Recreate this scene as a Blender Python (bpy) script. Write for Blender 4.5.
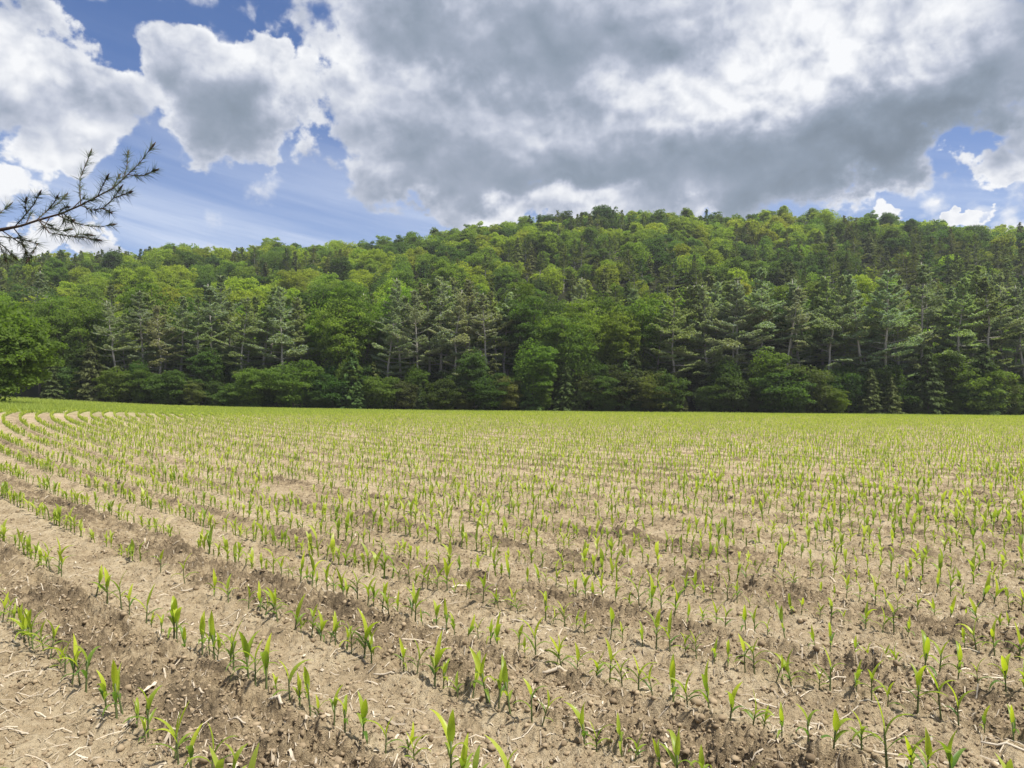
import bpy, math, random
import numpy as np
from mathutils import Vector, Euler

for o in list(bpy.data.objects):
    bpy.data.objects.remove(o)
SC = bpy.context.scene
COL = SC.collection
random.seed(7)

# ------------------------------------------------------------------ camera
EYE = 1.8          # eye height (m)
FPX = 740.0        # focal length in pixels of a 1024 wide picture
HOR = 402.0        # horizon line
cam_d = bpy.data.cameras.new("camera")
cam_d.sensor_width = 36.0
cam_d.lens = 36.0 * FPX / 1024.0
cam_d.clip_start = 0.05
cam_d.clip_end = 6000
cam = bpy.data.objects.new("camera", cam_d)
COL.objects.link(cam)
cam.location = (0, 0, EYE)
cam.rotation_euler = (math.radians(90) + math.atan((HOR - 384) / FPX), 0, 0)
SC.camera = cam

# ------------------------------------------------------------------ light
SUN_EL, SUN_AZ = math.radians(64), math.radians(112)     # azimuth clockwise from +Y
SUN_STRENGTH, SUN_ANGLE = 3.4, math.radians(3.5)
SKY_STRENGTH = 0.050
CLOUD_STRENGTH = 0.60
SC.view_settings.view_transform = 'Standard'
SC.view_settings.look = 'None'
SC.view_settings.gamma = 1.0
SC.view_settings.use_curve_mapping = False
SC.view_settings.exposure = 1.0

sun_d = bpy.data.lights.new("sun", 'SUN')
sun_d.energy = SUN_STRENGTH
sun_d.angle = SUN_ANGLE
sun_d.color = (1.0, 0.95, 0.87)
sun = bpy.data.objects.new("sun", sun_d)
COL.objects.link(sun)
to_sun = Vector((math.sin(SUN_AZ) * math.cos(SUN_EL), math.cos(SUN_AZ) * math.cos(SUN_EL), math.sin(SUN_EL)))
sun.rotation_euler = to_sun.to_track_quat('Z', 'Y').to_euler()
sun.location = to_sun * 100

# ------------------------------------------------------------------ node helper
class NT:
    def __init__(self, tree):
        self.t = tree
        self.n = tree.nodes
        self.l = tree.links
    def new(self, typ, **kw):
        n = self.n.new(typ)
        for k, v in kw.items():
            setattr(n, k, v)
        return n
    def put(self, sock, v):
        if isinstance(v, bpy.types.NodeSocket):
            self.l.new(v, sock)
        elif v is not None:
            sock.default_value = v
    def m(self, op, a, b=None, c=None, clamp=False):
        n = self.new('ShaderNodeMath', operation=op)
        n.use_clamp = clamp
        self.put(n.inputs[0], a)
        if b is not None: self.put(n.inputs[1], b)
        if c is not None: self.put(n.inputs[2], c)
        return n.outputs[0]
    def ss(self, x, lo, hi):
        n = self.new('ShaderNodeMapRange', interpolation_type='SMOOTHSTEP')
        self.put(n.inputs[0], x)
        n.inputs[1].default_value = lo
        n.inputs[2].default_value = hi
        return n.outputs[0]
    def comb(self, x, y, z):
        n = self.new('ShaderNodeCombineXYZ')
        for i, v in enumerate((x, y, z)): self.put(n.inputs[i], v)
        return n.outputs[0]
    def noise(self, vec, scale, detail=4, rough=0.5, dist=0.0, out=0, dim='3D'):
        n = self.new('ShaderNodeTexNoise', noise_dimensions=dim)
        if vec is not None: self.l.new(vec, n.inputs['Vector'])
        n.inputs['Scale'].default_value = scale
        n.inputs['Detail'].default_value = detail
        n.inputs['Roughness'].default_value = rough
        n.inputs['Distortion'].default_value = dist
        return n.outputs[out]
    def ramp(self, fac, stops, interp='LINEAR'):
        n = self.new('ShaderNodeValToRGB')
        n.color_ramp.interpolation = interp
        cr = n.color_ramp
        while len(cr.elements) < len(stops): cr.elements.new(0.5)
        for e, (p, c) in zip(cr.elements, stops):
            e.position = p
            e.color = (*c, 1)
        self.put(n.inputs[0], fac)
        return n.outputs[0]
    def mix(self, fac, a, b, mode='MIX'):
        n = self.new('ShaderNodeMix', data_type='RGBA', blend_type=mode)
        self.put(n.inputs[0], fac)
        for s, v in ((n.inputs[6], a), (n.inputs[7], b)):
            self.put(s, (*v, 1) if isinstance(v, tuple) and len(v) == 3 else v)
        return n.outputs[2]
    def attr(self, name):
        return self.new('ShaderNodeAttribute', attribute_name=name)

# ------------------------------------------------------------------ world: Nishita sky with clouds
world = bpy.data.worlds.new("World")
SC.world = world
world.use_nodes = True
W = NT(world.node_tree)
W.n.clear()
w_out = W.new('ShaderNodeOutputWorld')
sky = W.new('ShaderNodeTexSky', sky_type='NISHITA')
sky.sun_disc = False
sky.sun_elevation = SUN_EL
sky.sun_rotation = SUN_AZ
sky.altitude = 200
sky.air_density = 1.0
sky.dust_density = 0.3
sky.ozone_density = 2.5
bg_sky = W.new('ShaderNodeBackground')
bg_sky.inputs[1].default_value = SKY_STRENGTH
W.l.new(W.mix(1.0, sky.outputs[0], (.74, .91, 1.24), 'MULTIPLY'), bg_sky.inputs[0])

tc = W.new('ShaderNodeTexCoord')
sep = W.new('ShaderNodeSeparateXYZ')
W.l.new(tc.outputs['Generated'], sep.inputs[0])
DX, DY, DZ = sep.outputs
AZ = W.m('MULTIPLY', W.m('ARCTAN2', DX, DY), 57.29578)
EL = W.m('MULTIPLY', W.m('ARCSINE', DZ), 57.29578)
# noise space: degrees, flattened a little
pv = W.comb(W.m('MULTIPLY', AZ, 0.05), W.m('MULTIPLY', EL, 0.062), 3.7)
warp = W.noise(pv, 2.2, 4, 0.5, out=1)
wv = W.new('ShaderNodeVectorMath', operation='MULTIPLY_ADD')
W.l.new(warp, wv.inputs[0]); wv.inputs[1].default_value = (0.16, 0.16, 0.0); W.l.new(pv, wv.inputs[2])
P = wv.outputs[0]
def shifted(dx, dy):
    n = W.new('ShaderNodeVectorMath', operation='ADD')
    W.l.new(P, n.inputs[0]); n.inputs[1].default_value = (dx, dy, 0)
    return n.outputs[0]
def billow(vec):
    """heaped, cauliflower like cloud texture: noise with inverted cell distances on top"""
    vo = W.new('ShaderNodeTexVoronoi', feature='F1', voronoi_dimensions='2D')
    vo.normalize = True
    vo.inputs['Scale'].default_value = 3.1
    vo.inputs['Detail'].default_value = 4.0
    vo.inputs['Roughness'].default_value = 0.52
    W.l.new(vec, vo.inputs['Vector'])
    v = W.m('SUBTRACT', 1.0, vo.outputs['Distance'])
    n = W.noise(vec, 3.0, 8, 0.55, dim='2D')
    return W.m('ADD', W.m('MULTIPLY', n, .65), W.m('MULTIPLY', W.m('SUBTRACT', v, .345), .62))
N1 = billow(P)
N2 = billow(shifted(0.010, 0.045))
M1 = W.noise(P, 2.4, 4, 0.5, dim='2D')
M2 = W.noise(shifted(0.03, 0.13), 2.4, 4, 0.5, dim='2D')
N3 = W.noise(P, 1.5, 5, 0.5, dim='2D')
def ang(px, py):
    a = math.atan((px - 512) / FPX)
    return math.degrees(a), math.degrees(math.atan((HOR - py) / FPX * math.cos(a)))
DEG = 57.29578 / FPX
wn = W.new('ShaderNodeSeparateColor')
W.l.new(W.noise(W.comb(W.m('MULTIPLY', AZ, 0.05), W.m('MULTIPLY', EL, 0.06), 9.1), 2.6, 6, .58, out=1, dim='2D'), wn.inputs[0])
AZB = W.m('MULTIPLY_ADD', W.m('SUBTRACT', wn.outputs[0], .5), 13.0, AZ)
ELB = W.m('MULTIPLY_ADD', W.m('SUBTRACT', wn.outputs[1], .5), 9.0, EL)
def blob(acc, px, py, rx, ry, w, pw=1.0, top=False):
    a, e = ang(px, py)
    x = W.m('MULTIPLY', W.m('SUBTRACT', AZB, a), 1 / (rx * DEG))
    y = W.m('MULTIPLY', W.m('SUBTRACT', ELB, e), 1 / (ry * DEG))
    r2 = W.m('MULTIPLY_ADD', x, x, W.m('MULTIPLY', y, y))
    g = W.m('EXPONENT', W.m('MULTIPLY', W.m('POWER', r2, pw), -1.0))
    if top:
        return W.m('SMOOTH_MAX', W.m('MULTIPLY', g, w), acc, 0.12)
    return W.m('MULTIPLY_ADD', g, w, acc)
COVER = [  # px, py, rx, ry, weight, sharpness
    (50, 98, 80, 42, .92, 1.8), (0, 30, 50, 30, .85, 1.5), (8, 190, 36, 20, .75, 1.3), (40, 150, 20, 34, .6, 1.2),
    (222, 92, 92, 62, 1.0, 2.6), (390, 120, 78, 78, .95, 1.8), (420, 25, 130, 60, .95, 1.8), (600, 85, 250, 118, 1.0, 2.6),
    (860, 72, 155, 74, 1.0, 2.2), (700, 160, 250, 40, 1.0, 2.2), (430, 180, 105, 30, .9, 1.9), (950, 112, 84, 30, .9, 1.8),
    (345, 110, 46, 80, .9, 1.6),  (500, 192, 90, 30, .85, 1.6), (552, 212, 62, 26, .9, 1.5), (560, 200, 70, 34, 1.35, 1.5), (520, 208, 120, 16, .75, 1.5), (640, 200, 170, 20, .8, 1.7), (888, 206, 26, 12, .95, 1.6), (1010, 164, 40, 20, .9, 1.8),
    (960, 212, 18, 5, .8, 1.5), (30, 250, 120, 14, .9, 1.3), (1010, 8, 60, 36, .7, 1.6),
    (-250, 60, 160, 120, .9, 1.6), (1300, 80, 180, 110, .9, 1.6),
    (150, -260, 300, 160, .9, 1.6), (760, -240, 330, 190, 1.0, 2.0),
]
cov = 0.0
for b in COVER:
    cov = blob(cov, *b, top=True)
cov = W.m('SUBTRACT', cov, 0.42)
# far from the picture: broken cloud as well
wide = W.ss(W.m('ABSOLUTE', AZ), 44, 70)
cov = W.m('ADD', cov, W.m('MULTIPLY', wide, W.m('MULTIPLY_ADD', N3, 2.6, -0.9)))
dens = W.m('ADD', W.m('MULTIPLY_ADD', W.m('SUBTRACT', N1, 0.5), 1.5, cov), W.m('MULTIPLY', W.m('SUBTRACT', N3, .5), .4))
alpha = W.ss(dens, -0.05, 0.20)
# thickness: dark bases and bright turrets
SHADE = [  # px, py, rx, ry, weight  (negative: thick grey bases, positive: thin bright tops)
    (215, 108, 70, 38, -.42, 1.2), (225, 46, 80, 20, .10, 1), (400, 8, 80, 34, -.36, 1.2), (560, 36, 110, 46, -.34, 1.2),
    (440, 170, 90, 34, -.24, 1.2), (480, 110, 60, 40, -.10, 1), (660, 172, 190, 40, -.36, 1.4), (900, 140, 120, 34, -.34, 1.3),
    (985, 100, 70, 40, -.28, 1.2), (850, 45, 100, 42, .26, 1.2), (735, 100, 75, 32, .20, 1.1), (620, 105, 50, 40, .10, 1),
    (340, 90, 34, 50, .16, 1), (50, 80, 95, 40, .14, 1.2), (40, 120, 70, 24, -.12, 1.2), (540, 203, 90, 15, .42, 1.3), (890, 204, 40, 20, .6, 1.3),
    (1010, 165, 60, 30, .35, 1.3), (1020, 10, 60, 40, -.30, 1.3), (10, 190, 60, 30, .3, 1), (960, 30, 34, 40, .18, 1),
    (40, 250, 110, 20, .4, 1), (470, 60, 60, 30, .10, 1),
]
sh = 0.60
for b in SHADE:
    sh = blob(sh, *b)
relief = W.m('SUBTRACT', N1, N2)
edge = W.ss(dens, 0.50, 0.02)
val = W.m('MULTIPLY_ADD', relief, W.m('MULTIPLY_ADD', W.m('MAXIMUM', sh, 0.2), 2.9, -0.35), sh)
val = W.m('MULTIPLY_ADD', W.m('SUBTRACT', M1, M2), W.m('MULTIPLY', W.m('MAXIMUM', sh, 0.2), 1.6), val)
val = W.m('MULTIPLY_ADD', edge, 0.20, val)
val = W.m('MULTIPLY_ADD', W.m('SUBTRACT', N1, .5), 0.55, val)
ccol = W.ramp(val, [(0.0, (.15, .19, .24)), (.22, (.215, .265, .335)), (.42, (.30, .345, .43)), (.62, (.46, .495, .585)), (.82, (.66, .68, .73)), (1.0, (.80, .81, .83))])
bg_cloud = W.new('ShaderNodeBackground')
bg_cloud.inputs[1].default_value = CLOUD_STRENGTH
W.l.new(ccol, bg_cloud.inputs[0])
# thin streaky high cloud and milky air low over the hill
sv = W.comb(W.m('MULTIPLY', W.m('ADD', AZ, W.m('MULTIPLY', EL, 1.2)), 0.03), W.m('MULTIPLY', W.m('ADD', EL, W.m('MULTIPLY', AZ, 0.16)), 0.20), 1.3)
streak = W.ss(W.noise(sv, 1.1, 6, .6, .35), 0.42, 0.80)
low = W.ss(EL, 26, 10)
low2 = W.ss(EL, 22, 11)
thin = W.m('MULTIPLY_ADD', streak, W.m('MULTIPLY_ADD', low2, 0.68, 0.05), W.m('MULTIPLY', low2, .20), clamp=True)
bg_thin = W.new('ShaderNodeBackground')
bg_thin.inputs[0].default_value = (.66, .72, .84, 1)
bg_thin.inputs[1].default_value = CLOUD_STRENGTH
mx1 = W.new('ShaderNodeMixShader')
W.l.new(thin, mx1.inputs[0]); W.l.new(bg_sky.outputs[0], mx1.inputs[1]); W.l.new(bg_thin.outputs[0], mx1.inputs[2])
mx2 = W.new('ShaderNodeMixShader')
W.l.new(alpha, mx2.inputs[0]); W.l.new(mx1.outputs[0], mx2.inputs[1]); W.l.new(bg_cloud.outputs[0], mx2.inputs[2])
W.l.new(mx2.outputs[0], w_out.inputs[0])
world.cycles.sampling_method = 'MANUAL'
world.cycles.sample_map_resolution = 512

# ------------------------------------------------------------------ numpy noise
def _hash(ix, iy, seed):
    h = (ix.astype(np.int64) * 374761393 + iy.astype(np.int64) * 668265263 + seed * 1442695041) & 0xFFFFFFFF
    h = ((h ^ (h >> 13)) * 1274126177) & 0xFFFFFFFF
    h = (h ^ (h >> 16)) & 0xFFFF
    return h / 65535.0
def vnoise(x, y, seed=0):
    x0 = np.floor(x); y0 = np.floor(y)
    fx = x - x0; fy = y - y0
    fx = fx * fx * fx * (fx * (fx * 6 - 15) + 10); fy = fy * fy * fy * (fy * (fy * 6 - 15) + 10)
    a = _hash(x0, y0, seed); b = _hash(x0 + 1, y0, seed); c = _hash(x0, y0 + 1, seed); d = _hash(x0 + 1, y0 + 1, seed)
    return (a + (b - a) * fx) * (1 - fy) + (c + (d - c) * fx) * fy
def fbm(x, y, seed=0, octs=4, gain=.5):
    s = np.zeros_like(x, dtype=float); amp = 1.0; tot = 0
    for i in range(octs):
        c, sn = math.cos(.7 * i + .3), math.sin(.7 * i + .3)
        s += amp * vnoise((x * c - y * sn) * 2 ** i + 17.3 * i, (x * sn + y * c) * 2 ** i - 9.1 * i, seed + i)
        tot += amp; amp *= gain
    return s / tot
def smooth(x, lo, hi):
    t = np.clip((x - lo) / (hi - lo), 0, 1)
    return t * t * (3 - 2 * t)

# ------------------------------------------------------------------ lie of the land
_ku = np.linspace(-140, 160, 601)
_kz = np.interp(_ku, [-140, -110, -86, -76, -62, -48, -19, 32, 86, 160], [3.0, 2.9, 2.45, 1.95, 1.3, .92, .40, -.02, -.55, -.9])
_kz = np.convolve(np.pad(_kz, 20, mode='edge'), np.ones(41) / 41, mode='valid')
def field_z(x, y):
    yy = np.maximum(y, 0.01)
    k = np.interp(np.clip(125 * x / yy, -140, 160), _ku, _kz)
    return k * np.power(np.minimum(yy, 130.0) / 125.0, 0.9)
_rpx = np.array([-700, -300, 0, 100, 200, 270, 330, 400, 470, 520, 600, 700, 800, 900, 1024, 1300, 1700])
_rz = np.array([52, 60, 70, 72, 76, 79, 78, 82, 89, 94, 99, 96, 98, 95, 89, 80, 70.])
RIDGE_Y = 392.0
def hill_z(x, y):
    rr = np.interp(x, (_rpx - 512) / FPX * RIDGE_Y, _rz) + 5.0 * (fbm(x * .02, y * .02, 91, 3) - .5)
    t = (y - 133.0) / (RIDGE_Y - 133.0)
    up = np.where(t < 1, np.power(np.clip(t, 0, 1), 1.12), np.maximum(1 - 0.25 * (t - 1) ** 2 - .12 * (t - 1), .35))
    return field_z(x, y) + rr * up
def land_z(x, y):
    return np.where(y > 133, hill_z(x, y), field_z(x, y))
def lz(x, y):
    return float(land_z(np.array([float(x)]), np.array([float(y)]))[0])

# crop rows are arcs about a far centre
ROW_C = (114.0, 135.0)
ROW_0, ROW_D = 175.02, 0.765
def row_u(x, y):
    return (ROW_0 - np.hypot(x - ROW_C[0], y - ROW_C[1])) / ROW_D      # 0 = row at the lower left, growing away
def strip_rough(u):
    k = np.floor(u)
    r = _hash(k, k * 0, 5)
    base = np.where((k % 2) == 0, .55 + .45 * r, .10 + .35 * r)
    base = np.where(k < 0, .12, base)
    return base
def headland(x, y):
    """0 in the crop, 1 on the grass beyond the ends of the rows"""
    lim = np.interp(125 * x / np.maximum(y, 1), [-140, -86, -70, -52, -34, -10, 40, 120], [46, 52, 62, 72, 84, 102, 111, 113])
    return smooth(y + 16 * (fbm(x * .12, y * .12, 44, 4) - .5), lim - 4, lim + 4)
def soil_relief(x, y, fine=True):
    u = row_u(x, y)
    f = u - np.floor(u)
    rough = strip_rough(u)
    edge = np.minimum(f, 1 - f)
    r = rough * smooth(edge, .02, .16) + .25 * (1 - smooth(edge, .02, .16))
    r = (.18 + r) * (.45 + 1.1 * fbm(x * 1.1, y * 1.1, 61, 3))
    z = .022 * (fbm(x * .9, y * .9, 71, 3) - .5) * 2
    z = z - .030 * (1 - rough) * smooth(edge, .14, .34) + .018 * np.exp(-((edge - .10) / .06) ** 2)
    z = z - .040 * np.exp(-((f - .74) / .06) ** 2) * (rough > .4) + .022 * np.exp(-((f - .86) / .05) ** 2) * (rough > .4)
    if fine:
        d = np.hypot(x, y)
        c1 = vnoise(x * 9, y * 9, 11); c1 = c1 * c1
        c2 = np.abs(vnoise(x * 21, y * 21, 12) - .5) * 2
        c3 = vnoise(x * 46, y * 46, 13)
        c0 = vnoise(x * 4.2, y * 4.2, 14)
        c4 = np.abs(vnoise(x * 30 + 3 * c1, y * 30, 15) - .5) * 2
        z = z + r * (.050 * c0 * c0 * smooth(d, 60, 40) + .070 * c1 * smooth(d, 60, 36) + .055 * (1 - c2) * smooth(d, 32, 16) + .034 * c4 * smooth(d, 16, 9) + .030 * c3 * smooth(d, 12, 7)) + .006 * c3 * smooth(d, 11, 6) - r * .062 * smooth(d, 50, 28)
    g = headland(x, y)
    return z * (1 - g), r

# ------------------------------------------------------------------ mesh helpers
def np_mesh(name, v, faces, mats, attrs=None, smooth_shade=False):
    """faces: list of (m,k) int arrays"""
    me = bpy.data.meshes.new(name)
    v = np.asarray(v, dtype=np.float32)
    me.vertices.add(len(v))
    me.vertices.foreach_set('co', v.ravel())
    faces = [np.asarray(f, dtype=np.int32) for f in faces if len(f)]
    tot = np.concatenate([np.full(len(f), f.shape[1], dtype=np.int32) for f in faces])
    idx = np.concatenate([f.ravel() for f in faces])
    me.loops.add(len(idx))
    me.loops.foreach_set('vertex_index', idx)
    me.polygons.add(len(tot))
    start = np.concatenate([[0], np.cumsum(tot)[:-1]]).astype(np.int32)
    me.polygons.foreach_set('loop_start', start)
    if smooth_shade:
        me.polygons.foreach_set('use_smooth', np.ones(len(tot), dtype=bool))
    for k, a in (attrs or {}).items():
        at = me.attributes.new(k, 'FLOAT', 'POINT')
        at.data.foreach_set('value', np.asarray(a, dtype=np.float32))
    me.update(calc_edges=True)
    for m in mats: me.materials.append(m)
    return me

class MB:
    def __init__(self):
        self.v = []; self.f = {}; self.n = 0; self.a = []
    def add(self, v, f, tone=0.5):
        v = np.asarray(v, dtype=float); f = np.asarray(f, dtype=int)
        self.v.append(v)
        self.f.setdefault(f.shape[1], []).append(f + self.n)
        self.a.append(np.broadcast_to(np.asarray(tone, dtype=float), (len(v),)))
        self.n += len(v)
    def tube(self, pts, rad, sides=6, tone=.5, cap=True):
        pts = np.asarray(pts, dtype=float); rad = np.asarray(rad, dtype=float)
        n = len(pts)
        t = np.gradient(pts, axis=0); t /= np.linalg.norm(t, axis=1)[:, None] + 1e-9
        ref = np.array([0, 0, 1.0]) if abs(t[0][2]) < .8 else np.array([1.0, 0, 0])
        a = np.cross(t, ref); a /= np.linalg.norm(a, axis=1)[:, None] + 1e-9
        b = np.cross(t, a)
        th = np.arange(sides) / sides * 2 * math.pi
        ring = pts[:, None, :] + rad[:, None, None] * (np.cos(th)[None, :, None] * a[:, None, :] + np.sin(th)[None, :, None] * b[:, None, :])
        i, j = np.meshgrid(np.arange(n - 1), np.arange(sides), indexing='ij')
        j2 = (j + 1) % sides
        q = np.stack([i * sides + j, i * sides + j2, (i + 1) * sides + j2, (i + 1) * sides + j], -1).reshape(-1, 4)
        self.add(ring.reshape(-1, 3), q, tone)
        if cap:
            base = self.n - n * sides
            top = np.array([[base + (n - 1) * sides + k for k in range(sides)]])
            self.f.setdefault(sides, []).append(top)
    def mesh(self, name, mats, smooth_shade=False):
        fs = [np.concatenate(x) for x in self.f.values()]
        return np_mesh(name, np.concatenate(self.v), fs, mats, {'tone': np.concatenate(self.a)}, smooth_shade)

def rhombs(p, nrm, size, asp, rng, along=None):
    """leaf shaped quads at p with normal nrm; returns verts and faces"""
    n = len(p)
    nrm = nrm / (np.linalg.norm(nrm, axis=1)[:, None] + 1e-9)
    r = rng.normal(size=(n, 3)) if along is None else along
    a = r - nrm * np.sum(r * nrm, 1)[:, None]
    a /= np.linalg.norm(a, axis=1)[:, None] + 1e-9
    b = np.cross(nrm, a)
    s = np.broadcast_to(np.asarray(size), (n,))[:, None]
    v = np.stack([p - a * s * .5, p + b * s * asp * .5 - a * s * .05, p + a * s * .5, p - b * s * asp * .5 - a * s * .05], 1).reshape(-1, 3)
    f = np.arange(4 * n).reshape(n, 4)
    return v, f

def link(name, data, parent=None, loc=None):
    o = bpy.data.objects.new(name, data)
    COL.objects.link(o)
    if parent is not None: o.parent = parent
    if loc is not None: o.location = loc
    return o
def tag(o, label=None, cat=None, group=None, kind=None):
    for k, v in (('label', label), ('category', cat), ('group', group), ('kind', kind)):
        if v: o[k] = v
    return o

# ------------------------------------------------------------------ materials
def new_mat(name):
    m = bpy.data.materials.new(name)
    m.use_nodes = True
    t = NT(m.node_tree)
    t.n.clear()
    out = t.new('ShaderNodeOutputMaterial')
    return m, t, out

def foliage_mat(name, lo, hi, use_obj=False, col_attr=None, rough=.55, trans=.38, spec=.25, obj_var=.0, tint=(1.05, 1.15, .45)):
    """lo/hi: base colours between which the per-leaf tone runs"""
    m, t, out = new_mat(name)
    tone = t.attr('tone').outputs['Fac']
    oi = t.new('ShaderNodeObjectInfo')
    if obj_var:
        tone = t.m('ADD', tone, t.m('MULTIPLY', t.m('SUBTRACT', oi.outputs['Random'], .5), obj_var), clamp=True)
    c = t.mix(tone, lo, hi)
    if use_obj:
        c = t.mix(1.0, c, oi.outputs['Color'], 'MULTIPLY')
    if col_attr:
        c = t.mix(1.0, c, t.attr(col_attr).outputs['Color'], 'MULTIPLY')
    pr = t.new('ShaderNodeBsdfPrincipled')
    t.l.new(c, pr.inputs['Base Color'])
    pr.inputs['Roughness'].default_value = rough
    pr.inputs['Specular IOR Level'].default_value = spec
    tr = t.new('ShaderNodeBsdfTranslucent')
    t.l.new(t.mix(1.0, c, (tint[0] * 1.5, tint[1] * 1.5, tint[2] * 1.5), 'MULTIPLY'), tr.inputs[0])
    mx = t.new('ShaderNodeMixShader')
    mx.inputs[0].default_value = trans
    t.l.new(pr.outputs[0], mx.inputs[1]); t.l.new(tr.outputs[0], mx.inputs[2])
    t.l.new(mx.outputs[0], out.inputs[0])
    return m

def bark_mat(name, lo, hi, scale=3.0):
    m, t, out = new_mat(name)
    tc = t.new('ShaderNodeTexCoord')
    mp = t.new('ShaderNodeMapping')
    mp.inputs['Scale'].default_value = (6, 6, 1)
    t.l.new(tc.outputs['Object'], mp.inputs[0])
    n = t.noise(mp.outputs[0], scale, 5, .6)
    pr = t.new('ShaderNodeBsdfPrincipled')
    t.l.new(t.mix(t.ss(n, .3, .7), lo, hi), pr.inputs['Base Color'])
    pr.inputs['Roughness'].default_value = .9
    pr.inputs['Specular IOR Level'].default_value = .1
    bp = t.new('ShaderNodeBump'); bp.inputs['Strength'].default_value = .6; bp.inputs['Distance'].default_value = .02
    t.l.new(n, bp.inputs['Height']); t.l.new(bp.outputs[0], pr.inputs['Normal'])
    t.l.new(pr.outputs[0], out.inputs[0])
    return m

M_broad = foliage_mat('broad_leaves', (.55, .60, .60), (1.25, 1.20, 1.1), use_obj=True, trans=.50, spec=.10)
M_broad_far = foliage_mat('far_leaves', (.55, .60, .60), (1.25, 1.20, 1.1), col_attr='leaf_colour', trans=.50, spec=.10)
M_pine = foliage_mat('pine_needles', (.6, .65, .7), (1.3, 1.25, 1.1), use_obj=True, trans=.40, rough=.65, spec=.12)
M_conifer = foliage_mat('conifer_needles', (.55, .6, .6), (1.25, 1.2, 1.1), use_obj=True, trans=.25, rough=.65, spec=.12)
M_pine_near = foliage_mat('near_pine_needles', (.035, .055, .028), (.085, .115, .045), trans=.15)
M_bark = bark_mat('grey_bark', (.22, .20, .175), (.46, .43, .39))
M_bark_dark = bark_mat('dark_bark', (.06, .05, .042), (.17, .145, .12))
M_twig = bark_mat('twig_bark', (.045, .032, .025), (.12, .085, .065), 20)
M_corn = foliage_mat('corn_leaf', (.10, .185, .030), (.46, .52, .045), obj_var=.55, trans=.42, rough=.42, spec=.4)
M_corn_stuff = foliage_mat('corn_leaf_far', (.16, .24, .035), (.44, .49, .080), trans=.42, rough=.45, spec=.35)
M_stalk = foliage_mat('corn_stalk', (.075, .085, .040), (.15, .19, .06), obj_var=.4, trans=.1)
M_grass = foliage_mat('grass', (.19, .25, .05), (.36, .43, .10), trans=.4)

def soil_material():
    m, t, out = new_mat('field_soil')
    geo = t.new('ShaderNodeNewGeometry')
    pos = geo.outputs['Position']
    rough = t.attr('rough').outputs['Fac']
    green = t.attr('green').outputs['Fac']
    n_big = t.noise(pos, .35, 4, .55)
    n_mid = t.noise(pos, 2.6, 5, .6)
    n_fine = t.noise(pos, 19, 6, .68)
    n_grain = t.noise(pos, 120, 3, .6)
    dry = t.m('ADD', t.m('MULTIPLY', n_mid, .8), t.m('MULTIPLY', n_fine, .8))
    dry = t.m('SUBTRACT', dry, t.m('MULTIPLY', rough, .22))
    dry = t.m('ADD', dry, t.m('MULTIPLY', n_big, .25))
    c = t.ramp(t.m('MULTIPLY', dry, .85), [(.42, (.075, .052, .029)), (.53, (.178, .129, .072)), (.65, (.350, .268, .158)), (.84, (.505, .412, .266))])  # dark stops: moist soil plus crevice shade painted in where the bump is low
    c = t.mix(t.m('MULTIPLY', n_grain, .35), c, (.50, .41, .28))
    # chaff specks
    vo = t.new('ShaderNodeTexVoronoi'); vo.inputs['Scale'].default_value = 17
    t.l.new(pos, vo.inputs['Vector'])
    sp = t.m('MULTIPLY', t.ss(vo.outputs['Distance'], .13, .06), t.m('GREATER_THAN', t.noise(pos, 9, 2), .52))
    c = t.mix(t.m('MULTIPLY', sp, .7), c, (.56, .48, .36))
    gn = t.noise(pos, 1.6, 5, .6)
    gc = t.ramp(gn, [(.3, (.16, .19, .055)), (.52, (.26, .29, .10)), (.72, (.38, .34, .18))])
    c = t.mix(t.m('MULTIPLY', green, t.ss(n_mid, .25, .75)), c, gc)
    pr = t.new('ShaderNodeBsdfPrincipled')
    t.l.new(c, pr.inputs['Base Color'])
    pr.inputs['Roughness'].default_value = .95
    pr.inputs['Specular IOR Level'].default_value = .08
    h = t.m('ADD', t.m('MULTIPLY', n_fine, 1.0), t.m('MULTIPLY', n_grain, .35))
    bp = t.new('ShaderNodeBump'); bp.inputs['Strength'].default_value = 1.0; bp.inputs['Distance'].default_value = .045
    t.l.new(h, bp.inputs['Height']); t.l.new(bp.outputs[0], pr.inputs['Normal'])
    t.l.new(pr.outputs[0], out.inputs[0])
    return m
M_soil = soil_material()

def floor_material():
    m, t, out = new_mat('forest_floor')
    geo = t.new('ShaderNodeNewGeometry')
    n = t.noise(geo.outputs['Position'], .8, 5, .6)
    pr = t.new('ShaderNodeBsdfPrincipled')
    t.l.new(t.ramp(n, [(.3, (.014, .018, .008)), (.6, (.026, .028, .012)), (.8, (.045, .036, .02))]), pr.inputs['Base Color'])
    pr.inputs['Roughness'].default_value = 1
    pr.inputs['Specular IOR Level'].default_value = .05
    t.l.new(pr.outputs[0], out.inputs[0])
    return m
M_floor = floor_material()

def plain_mat(name, lo, hi, scale, rough=.9):
    m, t, out = new_mat(name)
    tone = t.attr('tone').outputs['Fac']
    geo = t.new('ShaderNodeNewGeometry')
    n = t.noise(geo.outputs['Position'], scale, 4, .6)
    f = t.m('ADD', t.m('MULTIPLY', tone, .65), t.m('MULTIPLY', n, .4), clamp=True)
    pr = t.new('ShaderNodeBsdfPrincipled')
    t.l.new(t.mix(f, lo, hi), pr.inputs['Base Color'])
    pr.inputs['Roughness'].default_value = rough
    pr.inputs['Specular IOR Level'].default_value = .15
    t.l.new(pr.outputs[0], out.inputs[0])
    return m
M_clod = plain_mat('soil_clod', (.12, .083, .048), (.46, .36, .23), 40)
M_straw = plain_mat('dry_straw', (.22, .165, .10), (.66, .58, .45), 60, .7)

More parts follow.
